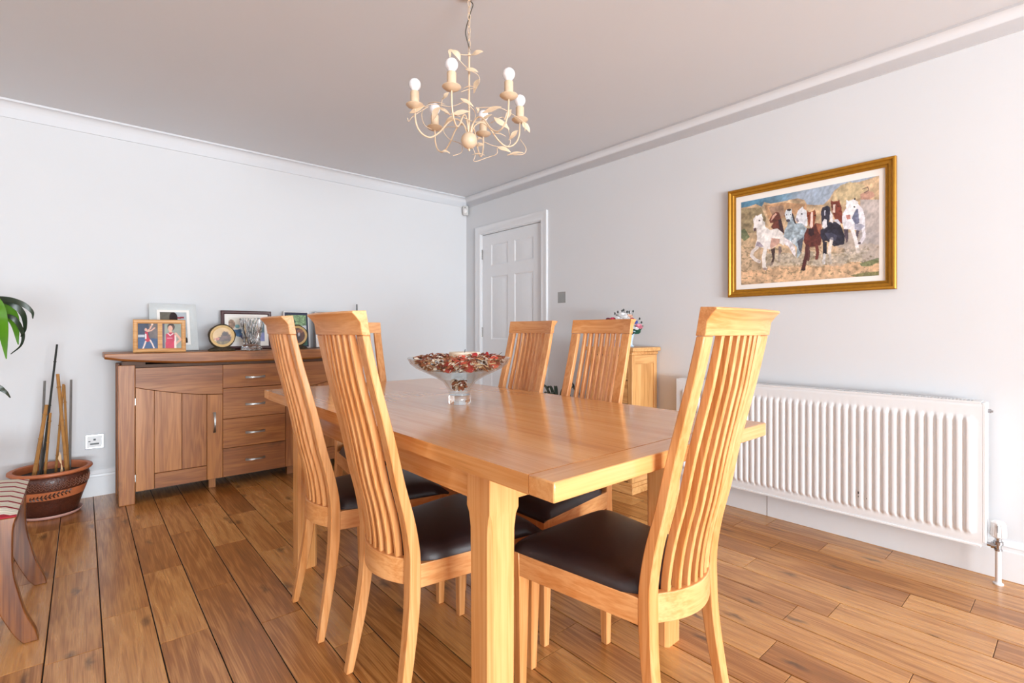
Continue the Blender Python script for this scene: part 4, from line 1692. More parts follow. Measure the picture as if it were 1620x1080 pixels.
for za, zb in ((.735, .885), (.580, .730), (.425, .575)):
    d = obj('drawer', boxes(((.002, .037, za), (.022, CWd - .037, zb))), M['pineY'], t, bevel=.0015)
    bm = bmesh.new()
    rr = [[(x, CWd / 2 + r * math.cos(k / 14 * 6.283), (za + zb) / 2 + r * math.sin(k / 14 * 6.283)) for k in range(14)] for x, r in ((.002, .006), (-.010, .006), (-.016, .014), (-.024, .012), (-.027, .004))]
    loft(bm, rr)
    obj('knob', bm, M['black'], d)
dd = obj('door', boxes(((.002, .037, .075), (.022, CWd - .037, .420))), M['pineZ'], t, bevel=.0015)
obj('gap_shade_backing', boxes(((.023, .035, .073), (.05, CWd - .035, .892))), M['gap'], t)  # dark sheet behind the fronts, its colour stands in for shade in the gaps

# flowers in a glass vase
CT = .945
vase = thing('flower_vase', 'pale blue glass vase holding a mixed bouquet on the narrow cabinet', 'vase', (2.80, 2.018, CT + .0005))
bm = bmesh.new()
lathe(bm, [(.024, 0), (.026, .006), (.014, .016), (.012, .028), (.018, .055), (.026, .085), (.034, .108), (.031, .108), (.023, .085), (.014, .055), (.008, .035)], 24)
obj('body', bm, M['bluechina'], vase)
bq = thing('bouquet', 'bouquet of red, white, pink and blue flowers in the pale blue vase', 'flowers', (2.80, 2.018, CT + .05))
FL = dict(red=flower_mat('crimson_petal', (178, 26, 66)), white=flower_mat('white_petal', (240, 238, 240)), pink=flower_mat('pink_petal', (226, 140, 160)),
          blue=flower_mat('blue_petal', (84, 108, 190)), peach=flower_mat('peach_petal', (232, 184, 160)), dark=flower_mat('dark_red_petal', (96, 20, 40)))
RV = Vector((CA, -SA, 0))        # along the picture, left to right
FW = Vector((SA, CA, 0))
rnd = random.Random(5)
STEM = plain('green_stem', (58, 92, 52), .5, noise=.2)


def bloom(col, a, d, h, r):
    """a: sideways, d: depth, h: height above the vase foot"""
    p = RV * a + FW * d + Vector((0, 0, h - .05))
    bm = bmesh.new()
    n = 9
    for layer, (rr, up, cnt) in enumerate(((r, .15, n), (r * .7, .5, 7), (r * .4, .9, 5))):
        for k in range(cnt):
            an = k / cnt * 6.283 + layer * .4
            dr = Vector((math.cos(an), math.sin(an), 0))
            tilt = (RV * 0 + FW * -.6 + Vector((0, 0, .8))).normalized()
            q = Vector((0, 0, 1)).rotation_difference(tilt)
            pts = [p + q @ (dr * rr * s + Vector((0, 0, up * rr * s))) for s in (0, .35, .7, 1.0)]
            leaf_blade(bm, pts, [.15 * rr, .42 * rr, .46 * rr, .12 * rr], normal=q @ Vector((0, 0, 1)), fold=.2, thick=.0008)
    b = obj('bloom', bm, FL[col], bq, sharp=60)
    b['label'] = {'red': 'crimson', 'white': 'white', 'pink': 'pink', 'blue': 'blue', 'peach': 'peach', 'dark': 'dark red'}[col] + ' bloom'
    bm = bmesh.new()
    tube(bm, smooth_path([(0, 0, -.02), p * .3 + Vector((0, 0, .04)), p - Vector((0, 0, .004))], 5), .0014, 6)
    obj('stem', bm, STEM, bq)


for args in (('dark', -.150, 0, .185, .016), ('red', -.118, -.01, .182, .024), ('white', -.082, -.02, .190, .026), ('white', -.055, -.03, .210, .028), ('white', -.030, -.02, .195, .026),
             ('peach', -.008, -.01, .205, .022), ('red', .012, .0, .185, .016), ('blue', .020, -.02, .165, .026), ('pink', .052, -.02, .135, .028), ('white', .006, -.04, .130, .018),
             ('white', .028, -.05, .122, .016), ('pink', .035, .02, .165, .018), ('white', -.095, .02, .215, .018), ('white', -.06, .01, .238, .014), ('white', -.02, .01, .23, .014), ('white', .0, .02, .235, .010)):
    bloom(*args)
for k in range(16):
    a, h = rnd.uniform(-.09, .085), rnd.uniform(.09, .15)
    p = RV * a + FW * rnd.uniform(-.05, .04) + Vector((0, 0, h - .05))
    bm = bmesh.new()
    leaf_blade(bm, smooth_path([RV * a * .2 + Vector((0, 0, .04)), p * .7 + Vector((0, 0, .01)), p], 4), [.002, .010, .012, .001], normal=(-SA, -CA, .4))
    obj('leaf', bm, plain('bouquet_leaf', (40, 92, 70), .5, noise=.25) if k == 0 else bpy.data.materials['bouquet_leaf'], bq)
for a, h in ((-.105, .225), (-.085, .235), (-.045, .248), (-.055, .243), (-.022, .236), (-.008, .236), (.018, .24), (.062, .19), (.075, .165)):
    bm = bmesh.new()
    p = RV * a + Vector((0, 0, h - .05))
    tube(bm, smooth_path([p * .5 + Vector((0, 0, .04)), p], 4), .0010, 6)
    lathe(bm, [(.001, -.008), (.0055, -.003), (.0050, .004), (.001, .010)], 8, center=p)
    obj('bud', bm, plain('dark_bud', (46, 52, 50), .6, noise=.2) if a == -.105 else bpy.data.materials['dark_bud'], bq)

t = thing('trinket_box', 'small blue and white box standing on the narrow cabinet', 'box', (2.76, 2.098, CT + .0005), R(20))
obj('body', boxes(((-.016, -.016, 0), (.016, .016, .046))), M['bluebox'], t, bevel=.002)
obj('lid', boxes(((-.018, -.018, .0463), (.018, .018, .060))), M['rubber'], t, bevel=.003)
t = thing('figurine', 'tiny white ornament left of the blue box on the narrow cabinet', 'ornament', (2.73, 2.17, CT + .0005))
bm = bmesh.new()
lathe(bm, [(.013, 0), (.014, .004), (.007, .010), (.009, .022), (.006, .030), (.007, .036), (.005, .043), (.0005, .046)], 16)
obj('body', bm, M['rubber'], t)

# potted plant on the floor between cabinet and door: only leaf tips show
t = thing('potted_plant', 'dark green strap-leaved plant by the door, tips showing between two chairs', 'plant', (2.72, 2.62, 0))
bm = bmesh.new()
lathe(bm, [(.085, 0), (.115, .17), (.122, .172), (.122, .19), (.110, .19), (.108, .172), (.02, .165)], 28)
obj('pot', bm, M['terracotta'], t)
bm = bmesh.new()
lathe(bm, [(.106, .166), (.10, .176), (.001, .178)], 24)
obj('soil', bm, M['soil'], t)
for k in range(14):
    an = k * 2.4
    dr = Vector((math.cos(an), math.sin(an), 0))
    L = .12 + .07 * ((k * 7) % 5) / 5
    hh = .43 + .07 * ((k * 3) % 4) / 4
    bm = bmesh.new()
    leaf_blade(bm, smooth_path([dr * .02 + Vector((0, 0, .175)), dr * L * .45 + Vector((0, 0, .175 + hh * .8)), dr * L * .9 + Vector((0, 0, .175 + hh)), dr * L * 1.2 + Vector((0, 0, .175 + hh * .86))], 5), [.008, .014, .013, .001])
    obj('leaf', bm, M['leafdark'], t)
bm = bmesh.new()
for tip, mid in (((.045, .0, .475), (.01, 0, .43)), ((-.03, -.01, .46), (-.01, 0, .42))):
    pass
bm.free()

# ------------------------------------------------------------------ bowl of potpourri on the table
BX, BY = 1.117, 1.607
bowl = thing('glass_bowl', 'flared clear glass footed bowl in the middle of the dining table', 'bowl', (BX, BY, TT + .0005))
prof = [(.041, .0345), (.0395, .040), (.047, .060), (.0635, .086), (.097, .106), (.135, .124), (.168, .140), (.190, .158), (.2005, .178),
        (.1985, .180), (.1955, .178), (.186, .160), (.165, .1435), (.132, .1275), (.095, .110), (.060, .0905), (.042, .064), (.033, .046), (.001, .042)]
bm = bmesh.new()
lathe(bm, prof, 64)
obj('body', bm, M['glass'], bowl, sharp=40)
bm = bmesh.new()
lathe(bm, [(.001, 0), (.042, 0), (.0445, .004), (.0445, .028), (.041, .034), (.001, .034)], 48)
obj('foot', bm, M['solid_glass'], bowl, sharp=40)
inner = thing('glass_dish', 'shallow clear glass dish nested inside the footed bowl holding potpourri', 'dish', (BX, BY, TT + .130))
bm = bmesh.new()
lathe(bm, [(.001, 0), (.110, .0), (.124, .004), (.123, .0055), (.109, .003), (.001, .003)], 48)
obj('body', bm, M['glass'], inner)

POT = [plain('petal_brown', (122, 66, 44), .8, noise=.3, nscale=80), plain('petal_red', (128, 40, 44), .8, noise=.3, nscale=80), plain('petal_cream', (236, 222, 204), .8, noise=.15, nscale=80),
       plain('petal_tan', (186, 134, 92), .8, noise=.25, nscale=80), plain('petal_dark', (62, 36, 34), .8, noise=.3, nscale=80), plain('petal_rust', (164, 92, 62), .8, noise=.25, nscale=80)]


def chips(n, rmax, zlo, zhi, size, seed, rmin=0.0, cone=0.0):
    rnd = random.Random(seed)
    bm = bmesh.new()
    for _ in range(n):
        r = math.sqrt(rnd.uniform((rmin / rmax) ** 2, 1)) * rmax
        a = rnd.uniform(0, 6.283)
        z = rnd.uniform(zlo, zhi) + cone * (r / rmax) ** 2
        p = Vector((r * math.cos(a), r * math.sin(a), z))
        q = Matrix.Rotation(rnd.uniform(0, 6.28), 3, 'Z') @ Matrix.Rotation(rnd.uniform(-.7, .7), 3, 'X') @ Matrix.Rotation(rnd.uniform(-.7, .7), 3, 'Y')
        L = size * rnd.uniform(.6, 1.5)
        w = size * rnd.uniform(.25, .6)
        pts = [p + q @ Vector((s * L, 0, .25 * L * (1 - s * s))) for s in (-.5, -.2, .2, .5)]
        leaf_blade(bm, pts, [.1 * w, w * .5, w * .5, .1 * w], normal=q @ Vector((0, 0, 1)), fold=.35, thick=.0015, mi=rnd.choice([0, 0, 1, 2, 2, 3, 3, 4, 5, 5]))
    return bm


def bowl_r(z):
    return float(np.interp(z, [.110, .1275, .1435, .160, .178], [.095, .132, .165, .186, .195]))


def layer_chips(n, seed):
    rnd = random.Random(seed)
    bm = bmesh.new()
    for i in range(n):
        a = rnd.uniform(0, 6.283)
        side = i % 5 < 3
        if side:
            z = rnd.uniform(.129, .176)
            r = bowl_r(z) - rnd.uniform(.014, .026)
            tilt = .9
        else:
            r = math.sqrt(rnd.uniform(.16, 1)) * .172
            z = rnd.uniform(.172, .188) - .010 * (r / .172) ** 4
            tilt = .5
        p = Vector((r * math.cos(a), r * math.sin(a), z))
        q = Matrix.Rotation(rnd.uniform(0, 6.28), 3, 'Z') @ Matrix.Rotation(rnd.uniform(-tilt, tilt), 3, 'X') @ Matrix.Rotation(rnd.uniform(-tilt, tilt), 3, 'Y')
        L = .022 * rnd.uniform(.5, 1.3)
        w = .022 * rnd.uniform(.25, .55)
        pts = [p + q @ Vector((k * L, 0, .25 * L * (1 - k * k))) for k in (-.5, -.2, .2, .5)]
        leaf_blade(bm, pts, [.1 * w, w * .5, w * .5, .1 * w], normal=q @ Vector((0, 0, 1)), fold=.35, thick=.0015, mi=rnd.choice([0, 0, 1, 2, 2, 2, 3, 3, 4, 5, 5]))
    return bm


o = obj('potpourri', layer_chips(760, 3), POT, sharp=60, loc=(BX, BY, TT))
tag(o, 'mixed dried petals and wood chips filling the top of glass bowl', 'potpourri', kind='stuff')
o = obj('potpourri', chips(110, .024, .048, .072, .024, 4, 0, .012), POT, sharp=60, loc=(BX, BY, TT))
tag(o, 'dried chips lying in the narrow bottom of the glass bowl', 'potpourri', kind='stuff')
t = thing('candle', 'short cream pillar candle in the middle of the potpourri bowl', 'candle', (BX + .022, BY - .004, TT + .141))
bm = bmesh.new()
lathe(bm, [(.058, 0), (.061, .002), (.061, .058), (.059, .060), (.050, .059), (.001, .057)], 40)
obj('wax', bm, M['candle'], t)
bm = bmesh.new()
tube(bm, [(0, 0, .055), (.001, 0, .064), (.003, 0, .070)], .0014, 6)
obj('wick', bm, M['wick'], t)


def slice_thing(label, a, d, h, r, mat, ta, tb):
    p = Vector((BX, BY, TT + h)) + RV * a + FW * d
    bm = bmesh.new()
    n = 26
    rr = []
    for z, s in ((-.004, .85), (-.002, 1.0), (.002, 1.0), (.004, .85)):
        rr.append([(r * s * (1 + .05 * math.sin(3 * k / n * 6.283)) * math.cos(k / n * 6.283), r * s * (1 + .04 * math.sin(4 * k / n * 6.283)) * math.sin(k / n * 6.283), z + .006 * math.sin(2 * k / n * 6.283)) for k in range(n)])
    loft(bm, rr)
    o = obj('dried_slice', bm, mat, None, sharp=60)
    o.location = p
    o.rotation_euler = (ta, tb, -YAW)
    return tag(o, label, 'dried slice', 'dried red slices in the glass bowl')


slice_thing('dark red dried slice at the front of the bowl, left of centre', -.032, -.116, .151, .024, M['redslice'], .95, .1)
slice_thing('orange-red dried slice lying in front of the candle', .010, -.108, .170, .030, M['orangeslice'], .75, -.1)
slice_thing('bright red dried slice at the front of the bowl, right of centre', .046, -.113, .152, .024, M['redslice'], 1.0, -.1)
slice_thing('salmon dried slice standing up at the right side of bowl', .136, -.052, .165, .024, M['orangeslice'], 1.2, 0)
slice_thing('small dark red dried curl right of the candle', .060, -.060, .190, .014, M['redslice'], .8, .3)
slice_thing('tiny dark red dried curl far right of the candle', .105, .0, .190, .010, M['redslice'], .8, -.3)
for i, (a0, d0, h0, a1, d1, h1, lab) in enumerate((
        (.083, -.100, .176, .165, -.050, .172, 'pale straight twig crossing the salmon slice'),
        (.060, -.128, .164, .118, -.098, .150, 'pale twig slanting down before the salmon slice'),
        (.084, -.120, .148, .146, -.076, .164, 'pale twig rising to the right rim of bowl'),
        (-.120, -.085, .172, -.070, -.130, .160, 'pale twig at the left of the glass bowl'),
        (.145, .010, .176, .165, .020, .199, 'thin dark twig sticking up at the right rim'))):
    bm = bmesh.new()
    p0 = RV * a0 + FW * d0 + Vector((0, 0, h0))
    p1 = RV * a1 + FW * d1 + Vector((0, 0, h1))
    tube(bm, smooth_path([p0, (p0 + p1) / 2 + Vector((0, 0, .003)), p1], 5), [.0026, .0022] if i < 4 else [.0012, .0008], 8)
    o = obj('twig', bm, M['twig'] if i < 4 else M['bark'], None, loc=(BX, BY, TT))
    tag(o, lab, 'twig', 'twigs in the glass bowl')
for i, (a, d, h, lab) in enumerate(((-.072, -.110, .148, 'crinkled white dried cone at the front left of the bowl'), (.008, -.130, .144, 'crinkled white dried cone between the red slices'), (-.122, -.078, .160, 'crinkled white dried cone near the left rim'))):
    bm = bmesh.new()
    rnd = random.Random(i + 40)
    for k in range(26):
        an, el = rnd.uniform(0, 6.283), rnd.uniform(-.2, 1.4)
        dr = Vector((math.cos(an) * math.cos(el), math.sin(an) * math.cos(el), math.sin(el)))
        leaf_blade(bm, [dr * .002, dr * .009, dr * .015], [.001, .004, .002], normal=dr.orthogonal(), fold=.4, thick=.001)
    o = obj('dried_cone', bm, POT[2], None, sharp=60)
    o.location = Vector((BX, BY, TT + h)) + RV * a + FW * d
    tag(o, lab, 'dried cone', 'white dried cones in the glass bowl')

# ------------------------------------------------------------------ chandelier
CHX, CHY = 1.162, 1.605
ch = thing('chandelier', 'cream metal leaf chandelier with six globe bulbs hanging above the table', 'chandelier', (CHX, CHY, 1.807))
# local origin: centre of the ball. a: along picture right, d: away from camera
DEPC = CHX * SA + CHY * CA


def LP(x, y, d=0.0):
    """point of the close-up (1080 px square) at depth offset d -> local position"""
    u, v = 600 + x * 280 / 1080.0, y * 280 / 1080.0
    dep = DEPC + d
    lat = (u - 810) / FPX * dep
    up = CAM_H - (v - 524) / FPX * dep
    wpos = RV * lat + FW * dep
    return Vector((wpos.x - CHX, wpos.y - CHY, up - 1.807))


bm = bmesh.new()
lathe(bm, [(.001, -.033), (.012, -.0305), (.023, -.023), (.030, -.012), (.0325, 0), (.030, .012), (.023, .023), (.012, .0305), (.008, .034)], 28)
lathe(bm, [(.001, -.043), (.004, -.041), (.005, -.037), (.003, -.032)], 12)
obj('ball', bm, M['cream'], ch, sharp=60)
bm = bmesh.new()
tube(bm, [(0, 0, .03), (0, 0, .338)], .0042, 10)
tube(bm, [(.0, 0, .335), (.0, 0, .345)], .006, 10)
obj('stem', bm, M['cream'], ch)
# chain links up to the ceiling
TOPZ = ZC - 1.807
zz = .345
k = 0
while zz < TOPZ - .03:
    bm = bmesh.new()
    pts = []
    for i in range(17):
        an = i / 16 * 6.283
        w, hgt = .0055 * math.cos(an), .0150 * math.sin(an)
        pts.append(Vector((w if k % 2 else 0, 0 if k % 2 else w, zz + .0135 + hgt)))
    tube(bm, pts, .0014, 6)
    obj('chain_link', bm, M['cream'], ch)
    zz += .0265
    k += 1
bm = bmesh.new()
pts = [LP(556, 305), LP(535, 240, -.01), LP(528, 185, -.012), LP(556, 80, .01), LP(572, 30, .014)]
pts.append(Vector((RV * .006).to_tuple()) + Vector((0, 0, TOPZ - .04)))
tube(bm, smooth_path(pts, 8), .0024, 8)
obj('flex_cable', bm, plain('grey_flex', (84, 78, 70), .5, noise=.1), ch)
bm = bmesh.new()
lathe(bm, [(.045, TOPZ - .001), (.045, TOPZ - .006), (.030, TOPZ - .013), (.006, TOPZ - .016)], 24)
obj('ceiling_rose', bm, M['cream'], ch)
ROS = .213
for k in range(6):
    an = R(-12 + 60 * k)
    dr = -FW * math.cos(an) + RV * math.sin(an)      # an=0 points to the camera
    up = Vector((0, 0, 1))
    bm = bmesh.new()
    pts = [dr * .008 + up * .028, dr * .022 + up * .060, dr * .050 + up * .078, dr * .082 + up * .062, dr * .118 + up * .018, dr * .155 - up * .006, dr * .190 + up * .008, dr * .209 + up * .045, dr * ROS + up * .100]
    tube(bm, smooth_path(pts, 7), .0032, 8)
    arm = obj('arm', bm, M['cream'], ch)
    c = dr * ROS + up * .100
    bm = bmesh.new()
    lathe(bm, [(.004, -.004), (.012, -.002), (.026, .003), (.034, .010), (.033, .012), (.024, .007), (.012, .006)], 24, center=c)
    obj('drip_cup', bm, M['cream'], arm, sharp=60)
    bm = bmesh.new()
    lathe(bm, [(.0165, .004), (.0165, .060), (.0150, .062), (.0005, .062)], 20, center=c)
    obj('candle_sleeve', bm, M['cream'], arm)
    bm = bmesh.new()
    pr = [(.0105, .060), (.0125, .068)]
    for j in range(1, 12):
        q = R(-58 + 148 * j / 11)
        pr.append((max(.0232 * math.cos(q), .0004), .089 + .0232 * math.sin(q)))
    lathe(bm, pr, 24, center=c)
    obj('bulb', bm, M['bulb'], arm, sharp=80)


def wire(pts, r=.0014):
    bm = bmesh.new()
    tube(bm, smooth_path(pts, 7), r, 6)
    return obj('tendril', bm, M['cream'], ch)


def metal_leaf(parent, p0, p1, w, roll=0.0, sag=.006):
    ax = (p1 - p0)
    n = (-FW * math.cos(roll) + Vector((0, 0, 1)) * math.sin(roll))
    bm = bmesh.new()
    side = ax.cross(n).normalized()
    pts = [p0.lerp(p1, s) + n * sag * math.sin(s * 3.14) + side * .004 * math.sin(s * 5) for s in np.linspace(0, 1, 9)]
    leaf_blade(bm, pts, [.0012, w * .55, w * .95, w, w * .85, w * .5, .0010], normal=n, fold=.25, thick=.0008)
    return obj('leaf', bm, M['cream'], parent, sharp=60)


W0 = wire([LP(560, 335, -.01), LP(520, 335, -.03), LP(486, 332, -.05)])
metal_leaf(W0, LP(493, 372, -.045), LP(443, 300, -.055), .011, .2)
metal_leaf(W0, LP(443, 302, -.055), LP(425, 352, -.06), .006, .6)
W1 = wire([LP(494, 372, -.045), LP(525, 405, -.03), LP(560, 432, .0), LP(600, 455, .02), LP(612, 490, .03), LP(595, 530, .02), LP(545, 545, -.02), LP(500, 560, -.03)])
metal_leaf(W1, LP(560, 335, -.005), LP(634, 322, -.02), .011, .3)
metal_leaf(W1, LP(527, 422, -.03), LP(602, 446, -.03), .011, .4)
metal_leaf(W1, LP(614, 480, .03), LP(572, 570, .02), .010, 1.0)
metal_leaf(W1, LP(512, 540, -.03), LP(585, 536, -.02), .007, .9)
W2 = wire([LP(500, 600, -.06), LP(545, 640, -.03), LP(585, 690, .0), LP(575, 760, .02), LP(560, 800, .01)])
metal_leaf(W2, LP(497, 600, -.06), LP(572, 656, -.05), .010, .5)
W3 = wire([LP(400, 690, -.10), LP(450, 700, -.12), LP(520, 720, -.06), LP(590, 745, .02), LP(660, 720, .03)])
metal_leaf(W3, LP(440, 696, -.12), LP(552, 688, -.10), .011, .3)
metal_leaf(W3, LP(370, 655, -.02), LP(425, 705, -.04), .008, .6)
metal_leaf(W3, LP(620, 735, .03), LP(690, 705, .02), .008, .5)
W4 = wire([LP(378, 650, -.02), LP(384, 610, -.02), LP(402, 580, -.03)])
metal_leaf(W4, LP(384, 606, -.02), LP(428, 572, -.03), .009, .4)
W5 = wire([LP(520, 620, .06), LP(440, 650, .03), LP(370, 640, -.02), LP(300, 640, -.04), LP(260, 690, -.03), LP(275, 760, .0), LP(320, 790, .03)])
metal_leaf(W5, LP(298, 634, -.03), LP(400, 640, -.05), .009, 1.1)
metal_leaf(W5, LP(375, 655, -.03), LP(318, 738, -.02), .012, .3)
W6 = wire([LP(300, 650, -.05), LP(235, 690, -.06), LP(200, 715, -.06), LP(180, 740, -.05), LP(172, 720, -.05)])
metal_leaf(W6, LP(185, 690, -.06), LP(282, 652, -.06), .013, .3)
W7 = wire([LP(470, 775, .02), LP(410, 775, .05), LP(392, 800, .06), LP(430, 850, .06), LP(500, 880, .05), LP(500, 930, .05), LP(450, 950, .05)])
metal_leaf(W7, LP(375, 925, -.06), LP(430, 940, -.06), .010, .8)
metal_leaf(W7, LP(395, 765, .02), LP(462, 710, .02), .010, .4)
W8 = wire([LP(600, 660, -.02), LP(650, 655, -.02), LP(740, 660, .0), LP(800, 690, .02), LP(880, 745, .02), LP(890, 800, .02)])
metal_leaf(W8, LP(628, 690, -.03), LP(748, 658, -.02), .012, .4)
metal_leaf(W8, LP(762, 732, .0), LP(812, 672, .01), .010, .3)
metal_leaf(W8, LP(600, 690, -.02), LP(598, 655, -.02), .005, .3)
W9 = wire([LP(680, 750, .0), LP(760, 720, .02), LP(800, 860, .06), LP(770, 895, .06), LP(700, 890, .06), LP(640, 865, .06)])
metal_leaf(W9, LP(700, 715, -.02), LP(790, 795, -.01), .012, .3)
metal_leaf(W9, LP(690, 815, .03), LP(770, 835, .03), .008, .9)
metal_leaf(W9, LP(790, 855, .03), LP(850, 800, .03), .011, .6)
W10 = wire([LP(860, 850, .03), LP(895, 905, .02), LP(880, 940, .01), LP(820, 945, .0)])
metal_leaf(W10, LP(720, 895, -.02), LP(800, 935, -.02), .011, .5)
metal_leaf(W10, LP(780, 948, -.03), LP(885, 938, -.02), .010, .8)
metal_leaf(W10, LP(880, 740, .06), LP(912, 810, .07), .012, .3)
W11 = wire([LP(560, 880, .03), LP(585, 940, .05), LP(580, 985, .05), LP(660, 960, .07), LP(715, 940, .08), LP(720, 900, .08)])
metal_leaf(W11, LP(590, 850, .05), LP(630, 855, .05), .010, .7)
metal_leaf(W11, LP(590, 890, .05), LP(640, 890, .05), .012, .6)
metal_leaf(W11, LP(568, 945, .05), LP(645, 950, .06), .008, .9)

# ------------------------------------------------------------------ flowerpot with canes, left of the sideboard
PXC, PYC = -.135, 3.905
pot = thing('plant_pot', 'glazed brown terracotta pot with leaf band, left of the sideboard', 'plant pot', (PXC, PYC, .014))
bm = bmesh.new()
lathe(bm, [(.112, 0), (.118, .006), (.132, .055), (.146, .100)], 48, 0, cap1=False)
lathe(bm, [(.146, .100), (.150, .112), (.162, .148)], 48, 1, cap0=False, cap1=False)
lathe(bm, [(.162, .148), (.166, .165), (.170, .195), (.167, .220), (.160, .228)], 48, 0, cap0=False, cap1=False)
lathe(bm, [(.160, .228), (.176, .232), (.184, .240), (.183, .250), (.174, .254), (.160, .250), (.157, .240), (.152, .200)], 48, 1, cap0=False, cap1=True)
bmesh.ops.remove_doubles(bm, verts=bm.verts[:], dist=1e-5)
obj('body', bm, [M['brownglaze'], M['terracotta']], pot, sharp=40)
# painted sprig on the band and scratched zigzags above
bm = bmesh.new()


def on_pot(an, z, lift=.0012):
    r = float(np.interp(z, [.100, .112, .148, .165, .195, .22], [.146, .150, .162, .166, .170, .167])) + lift
    return Vector((r * math.cos(an), r * math.sin(an), z))


a_c = R(-92)
pts = [on_pot(a_c - .55 + .11 * i, .112 + .022 * (i / 10) + .004 * math.sin(i)) for i in range(11)]
tube(bm, pts, .0016, 6)
for i in range(11):
    a0 = a_c - .55 + .11 * i
    z0 = .112 + .022 * (i / 10)
    for s in (-1, 1):
        q0, q1 = on_pot(a0, z0), on_pot(a0 + .07, min(max(z0 + s * .016, .103), .147))
        leaf_blade(bm, [q0, q0.lerp(q1, .5) + q0.normalized() * .0005, q1], [.0010, .0050, .0006], normal=q0.normalized(), fold=0, thick=.0006)
obj('leaf_sprig', bm, plain('dark_slip', (58, 34, 24), .5, noise=.2), pot)
bm = bmesh.new()
for i in range(44):
    a0 = i / 44 * 6.283
    for zz in (.168, .182, .196):
        pts = [on_pot(a0 + d, zz + h, .0006) for d, h in ((-.06, -.008), (0, .008), (.06, -.008))]
        tube(bm, pts, .0013, 4)
obj('zigzag_pattern', bm, plain('glaze_scratch', (150, 104, 84), .4, noise=.2), pot)
bm = bmesh.new()
lathe(bm, [(.151, .214), (.10, .220), (.001, .222)], 40)
obj('soil', bm, M['soil'], pot)
sau = obj('saucer', bmesh.new(), M['pinkplastic'], None)
bm = bmesh.new()
lathe(bm, [(.110, 0), (.128, .004), (.140, .020), (.137, .0215), (.126, .0125), (.001, .0125)], 40)
bm.to_mesh(sau.data)
bm.free()
sau.data.polygons.foreach_set('use_smooth', [True] * len(sau.data.polygons))
sau.location = (PXC, PYC, .0006)
tag(sau, 'shallow pink saucer under the brown terracotta pot', 'saucer')


def cane(label, top, base, r, mat, nodes=0, tip=None):
    """top/base: (x, z); dy: slight lean in depth"""
    (x1, y1, z1), (x0, y0, z0) = top, base
    p0, p1 = Vector((x0, y0, .228)), Vector((x1, y1, z1))
    bm = bmesh.new()
    ts = np.linspace(0, 1, 12)
    pts = [p0.lerp(p1, float(s)) - p0 for s in ts]
    tube(bm, pts, [r * 1.08, r * .9], 8)
    for i in range(nodes):
        s = (i + .6) / nodes
        q = p0.lerp(p1, s) - p0
        d = (p1 - p0).normalized() * .003
        tube(bm, [q - d * 1.4, q - d * .5, q + d * .5, q + d * 1.4], [r * .95, r * 1.3, r * 1.3, r * .95], 8)
    o = obj('cane', bm, mat, None, sharp=40)
    o.location = p0
    return tag(o, label, 'cane', 'canes standing in the brown pot')


cane('thin grey cane at the left of the brown pot', (-.163, 3.93, .765), (-.182, 3.94, .23), .0062, M['canegrey'])
cane('tall thin black cane rising above all others in the pot', (-.110, 3.90, .975), (-.176, 3.87, .23), .0055, M['caneblack'], 3)
cane('thick bamboo cane leaning right at the left of pot', (-.153, 3.88, .632), (-.205, 3.86, .23), .0095, M['bamboo'], 3)
cane('short thin bamboo cane just right of the black cane', (-.137, 3.87, .585), (-.160, 3.87, .23), .006, M['bamboo'], 3)
cane('brown cane leaning left over the pot middle, tallest bamboo', (-.107, 3.885, .805), (-.066, 3.86, .23), .0085, M['bamboo'], 3)
cane('bamboo cane crossing behind the tallest bamboo, leaning right', (-.083, 3.915, .742), (-.116, 3.915, .23), .006, M['bamboo'], 3)
cane('short stub of bamboo right of the crossing canes', (-.080, 3.93, .735), (-.062, 3.93, .23), .006, M['bamboo'], 2)
cane('thin grey upright cane at the right of the brown pot', (-.049, 3.92, .765), (-.056, 3.94, .23), .0062, M['canegrey'])
bm = bmesh.new()
tube(bm, [(0, 0, 0), (.002, 0, .07), (0, 0, .12)], .002, 6)
leaf_blade(bm, [(0, 0, .07), (-.006, 0, .10), (-.004, 0, .135)], [.002, .007, .001], normal=(0, -1, 0))
leaf_blade(bm, [(0, 0, .0), (.004, 0, .03), (.004, 0, .06)], [.002, .006, .001], normal=(0, -1, 0))
o = obj('dried_shoot', bm, M['twig'], None, loc=(-.092, 3.83, .228))
tag(o, 'small dried pale shoot in front of the canes in pot', 'dried shoot')

# ------------------------------------------------------------------ tall plant at the left edge
t = thing('corn_plant', 'tall green broad-leaved plant at the left edge beyond the striped stool', 'plant', (-.50, 3.14, 0))
bm = bmesh.new()
lathe(bm, [(.12, 0), (.16, .24), (.168, .245), (.168, .265), (.154, .265), (.150, .23), (.02, .225)], 32)
obj('pot', bm, M['terracotta'], t)
bm = bmesh.new()
lathe(bm, [(.149, .226), (.1, .236), (.001, .238)], 28)
obj('soil', bm, M['soil'], t)
bm = bmesh.new()
tube(bm, [(0, 0, .23), (.01, 0, .6), (.0, 0, 1.02)], [.026, .023, .022], 14)
obj('trunk', bm, bark('cane_bark', (132, 108, 78), (90, 70, 50), 40), t)
rnd = random.Random(21)


def corn_leaf(dx, dy, z0, rise, reach, drop, w, mat, twist=0.0):
    d = Vector((dx, dy, 0)).normalized()
    b = Vector((0, 0, z0))
    pts = smooth_path([b + d * .01, b + d * reach * .30 + Vector((0, 0, rise * .85)), b + d * reach * .62 + Vector((0, 0, rise)), b + d * reach * .88 + Vector((0, 0, rise - drop * .45)), b + d * reach + Vector((0, 0, rise - drop))], 7)
    bm = bmesh.new()
    leaf_blade(bm, pts, [w * .45, w * .85, w, w * .9, w * .6, .002], normal=(-d.y * twist, d.x * twist, 1), fold=.25, thick=.0012)
    return obj('leaf', bm, mat, t, sharp=60)


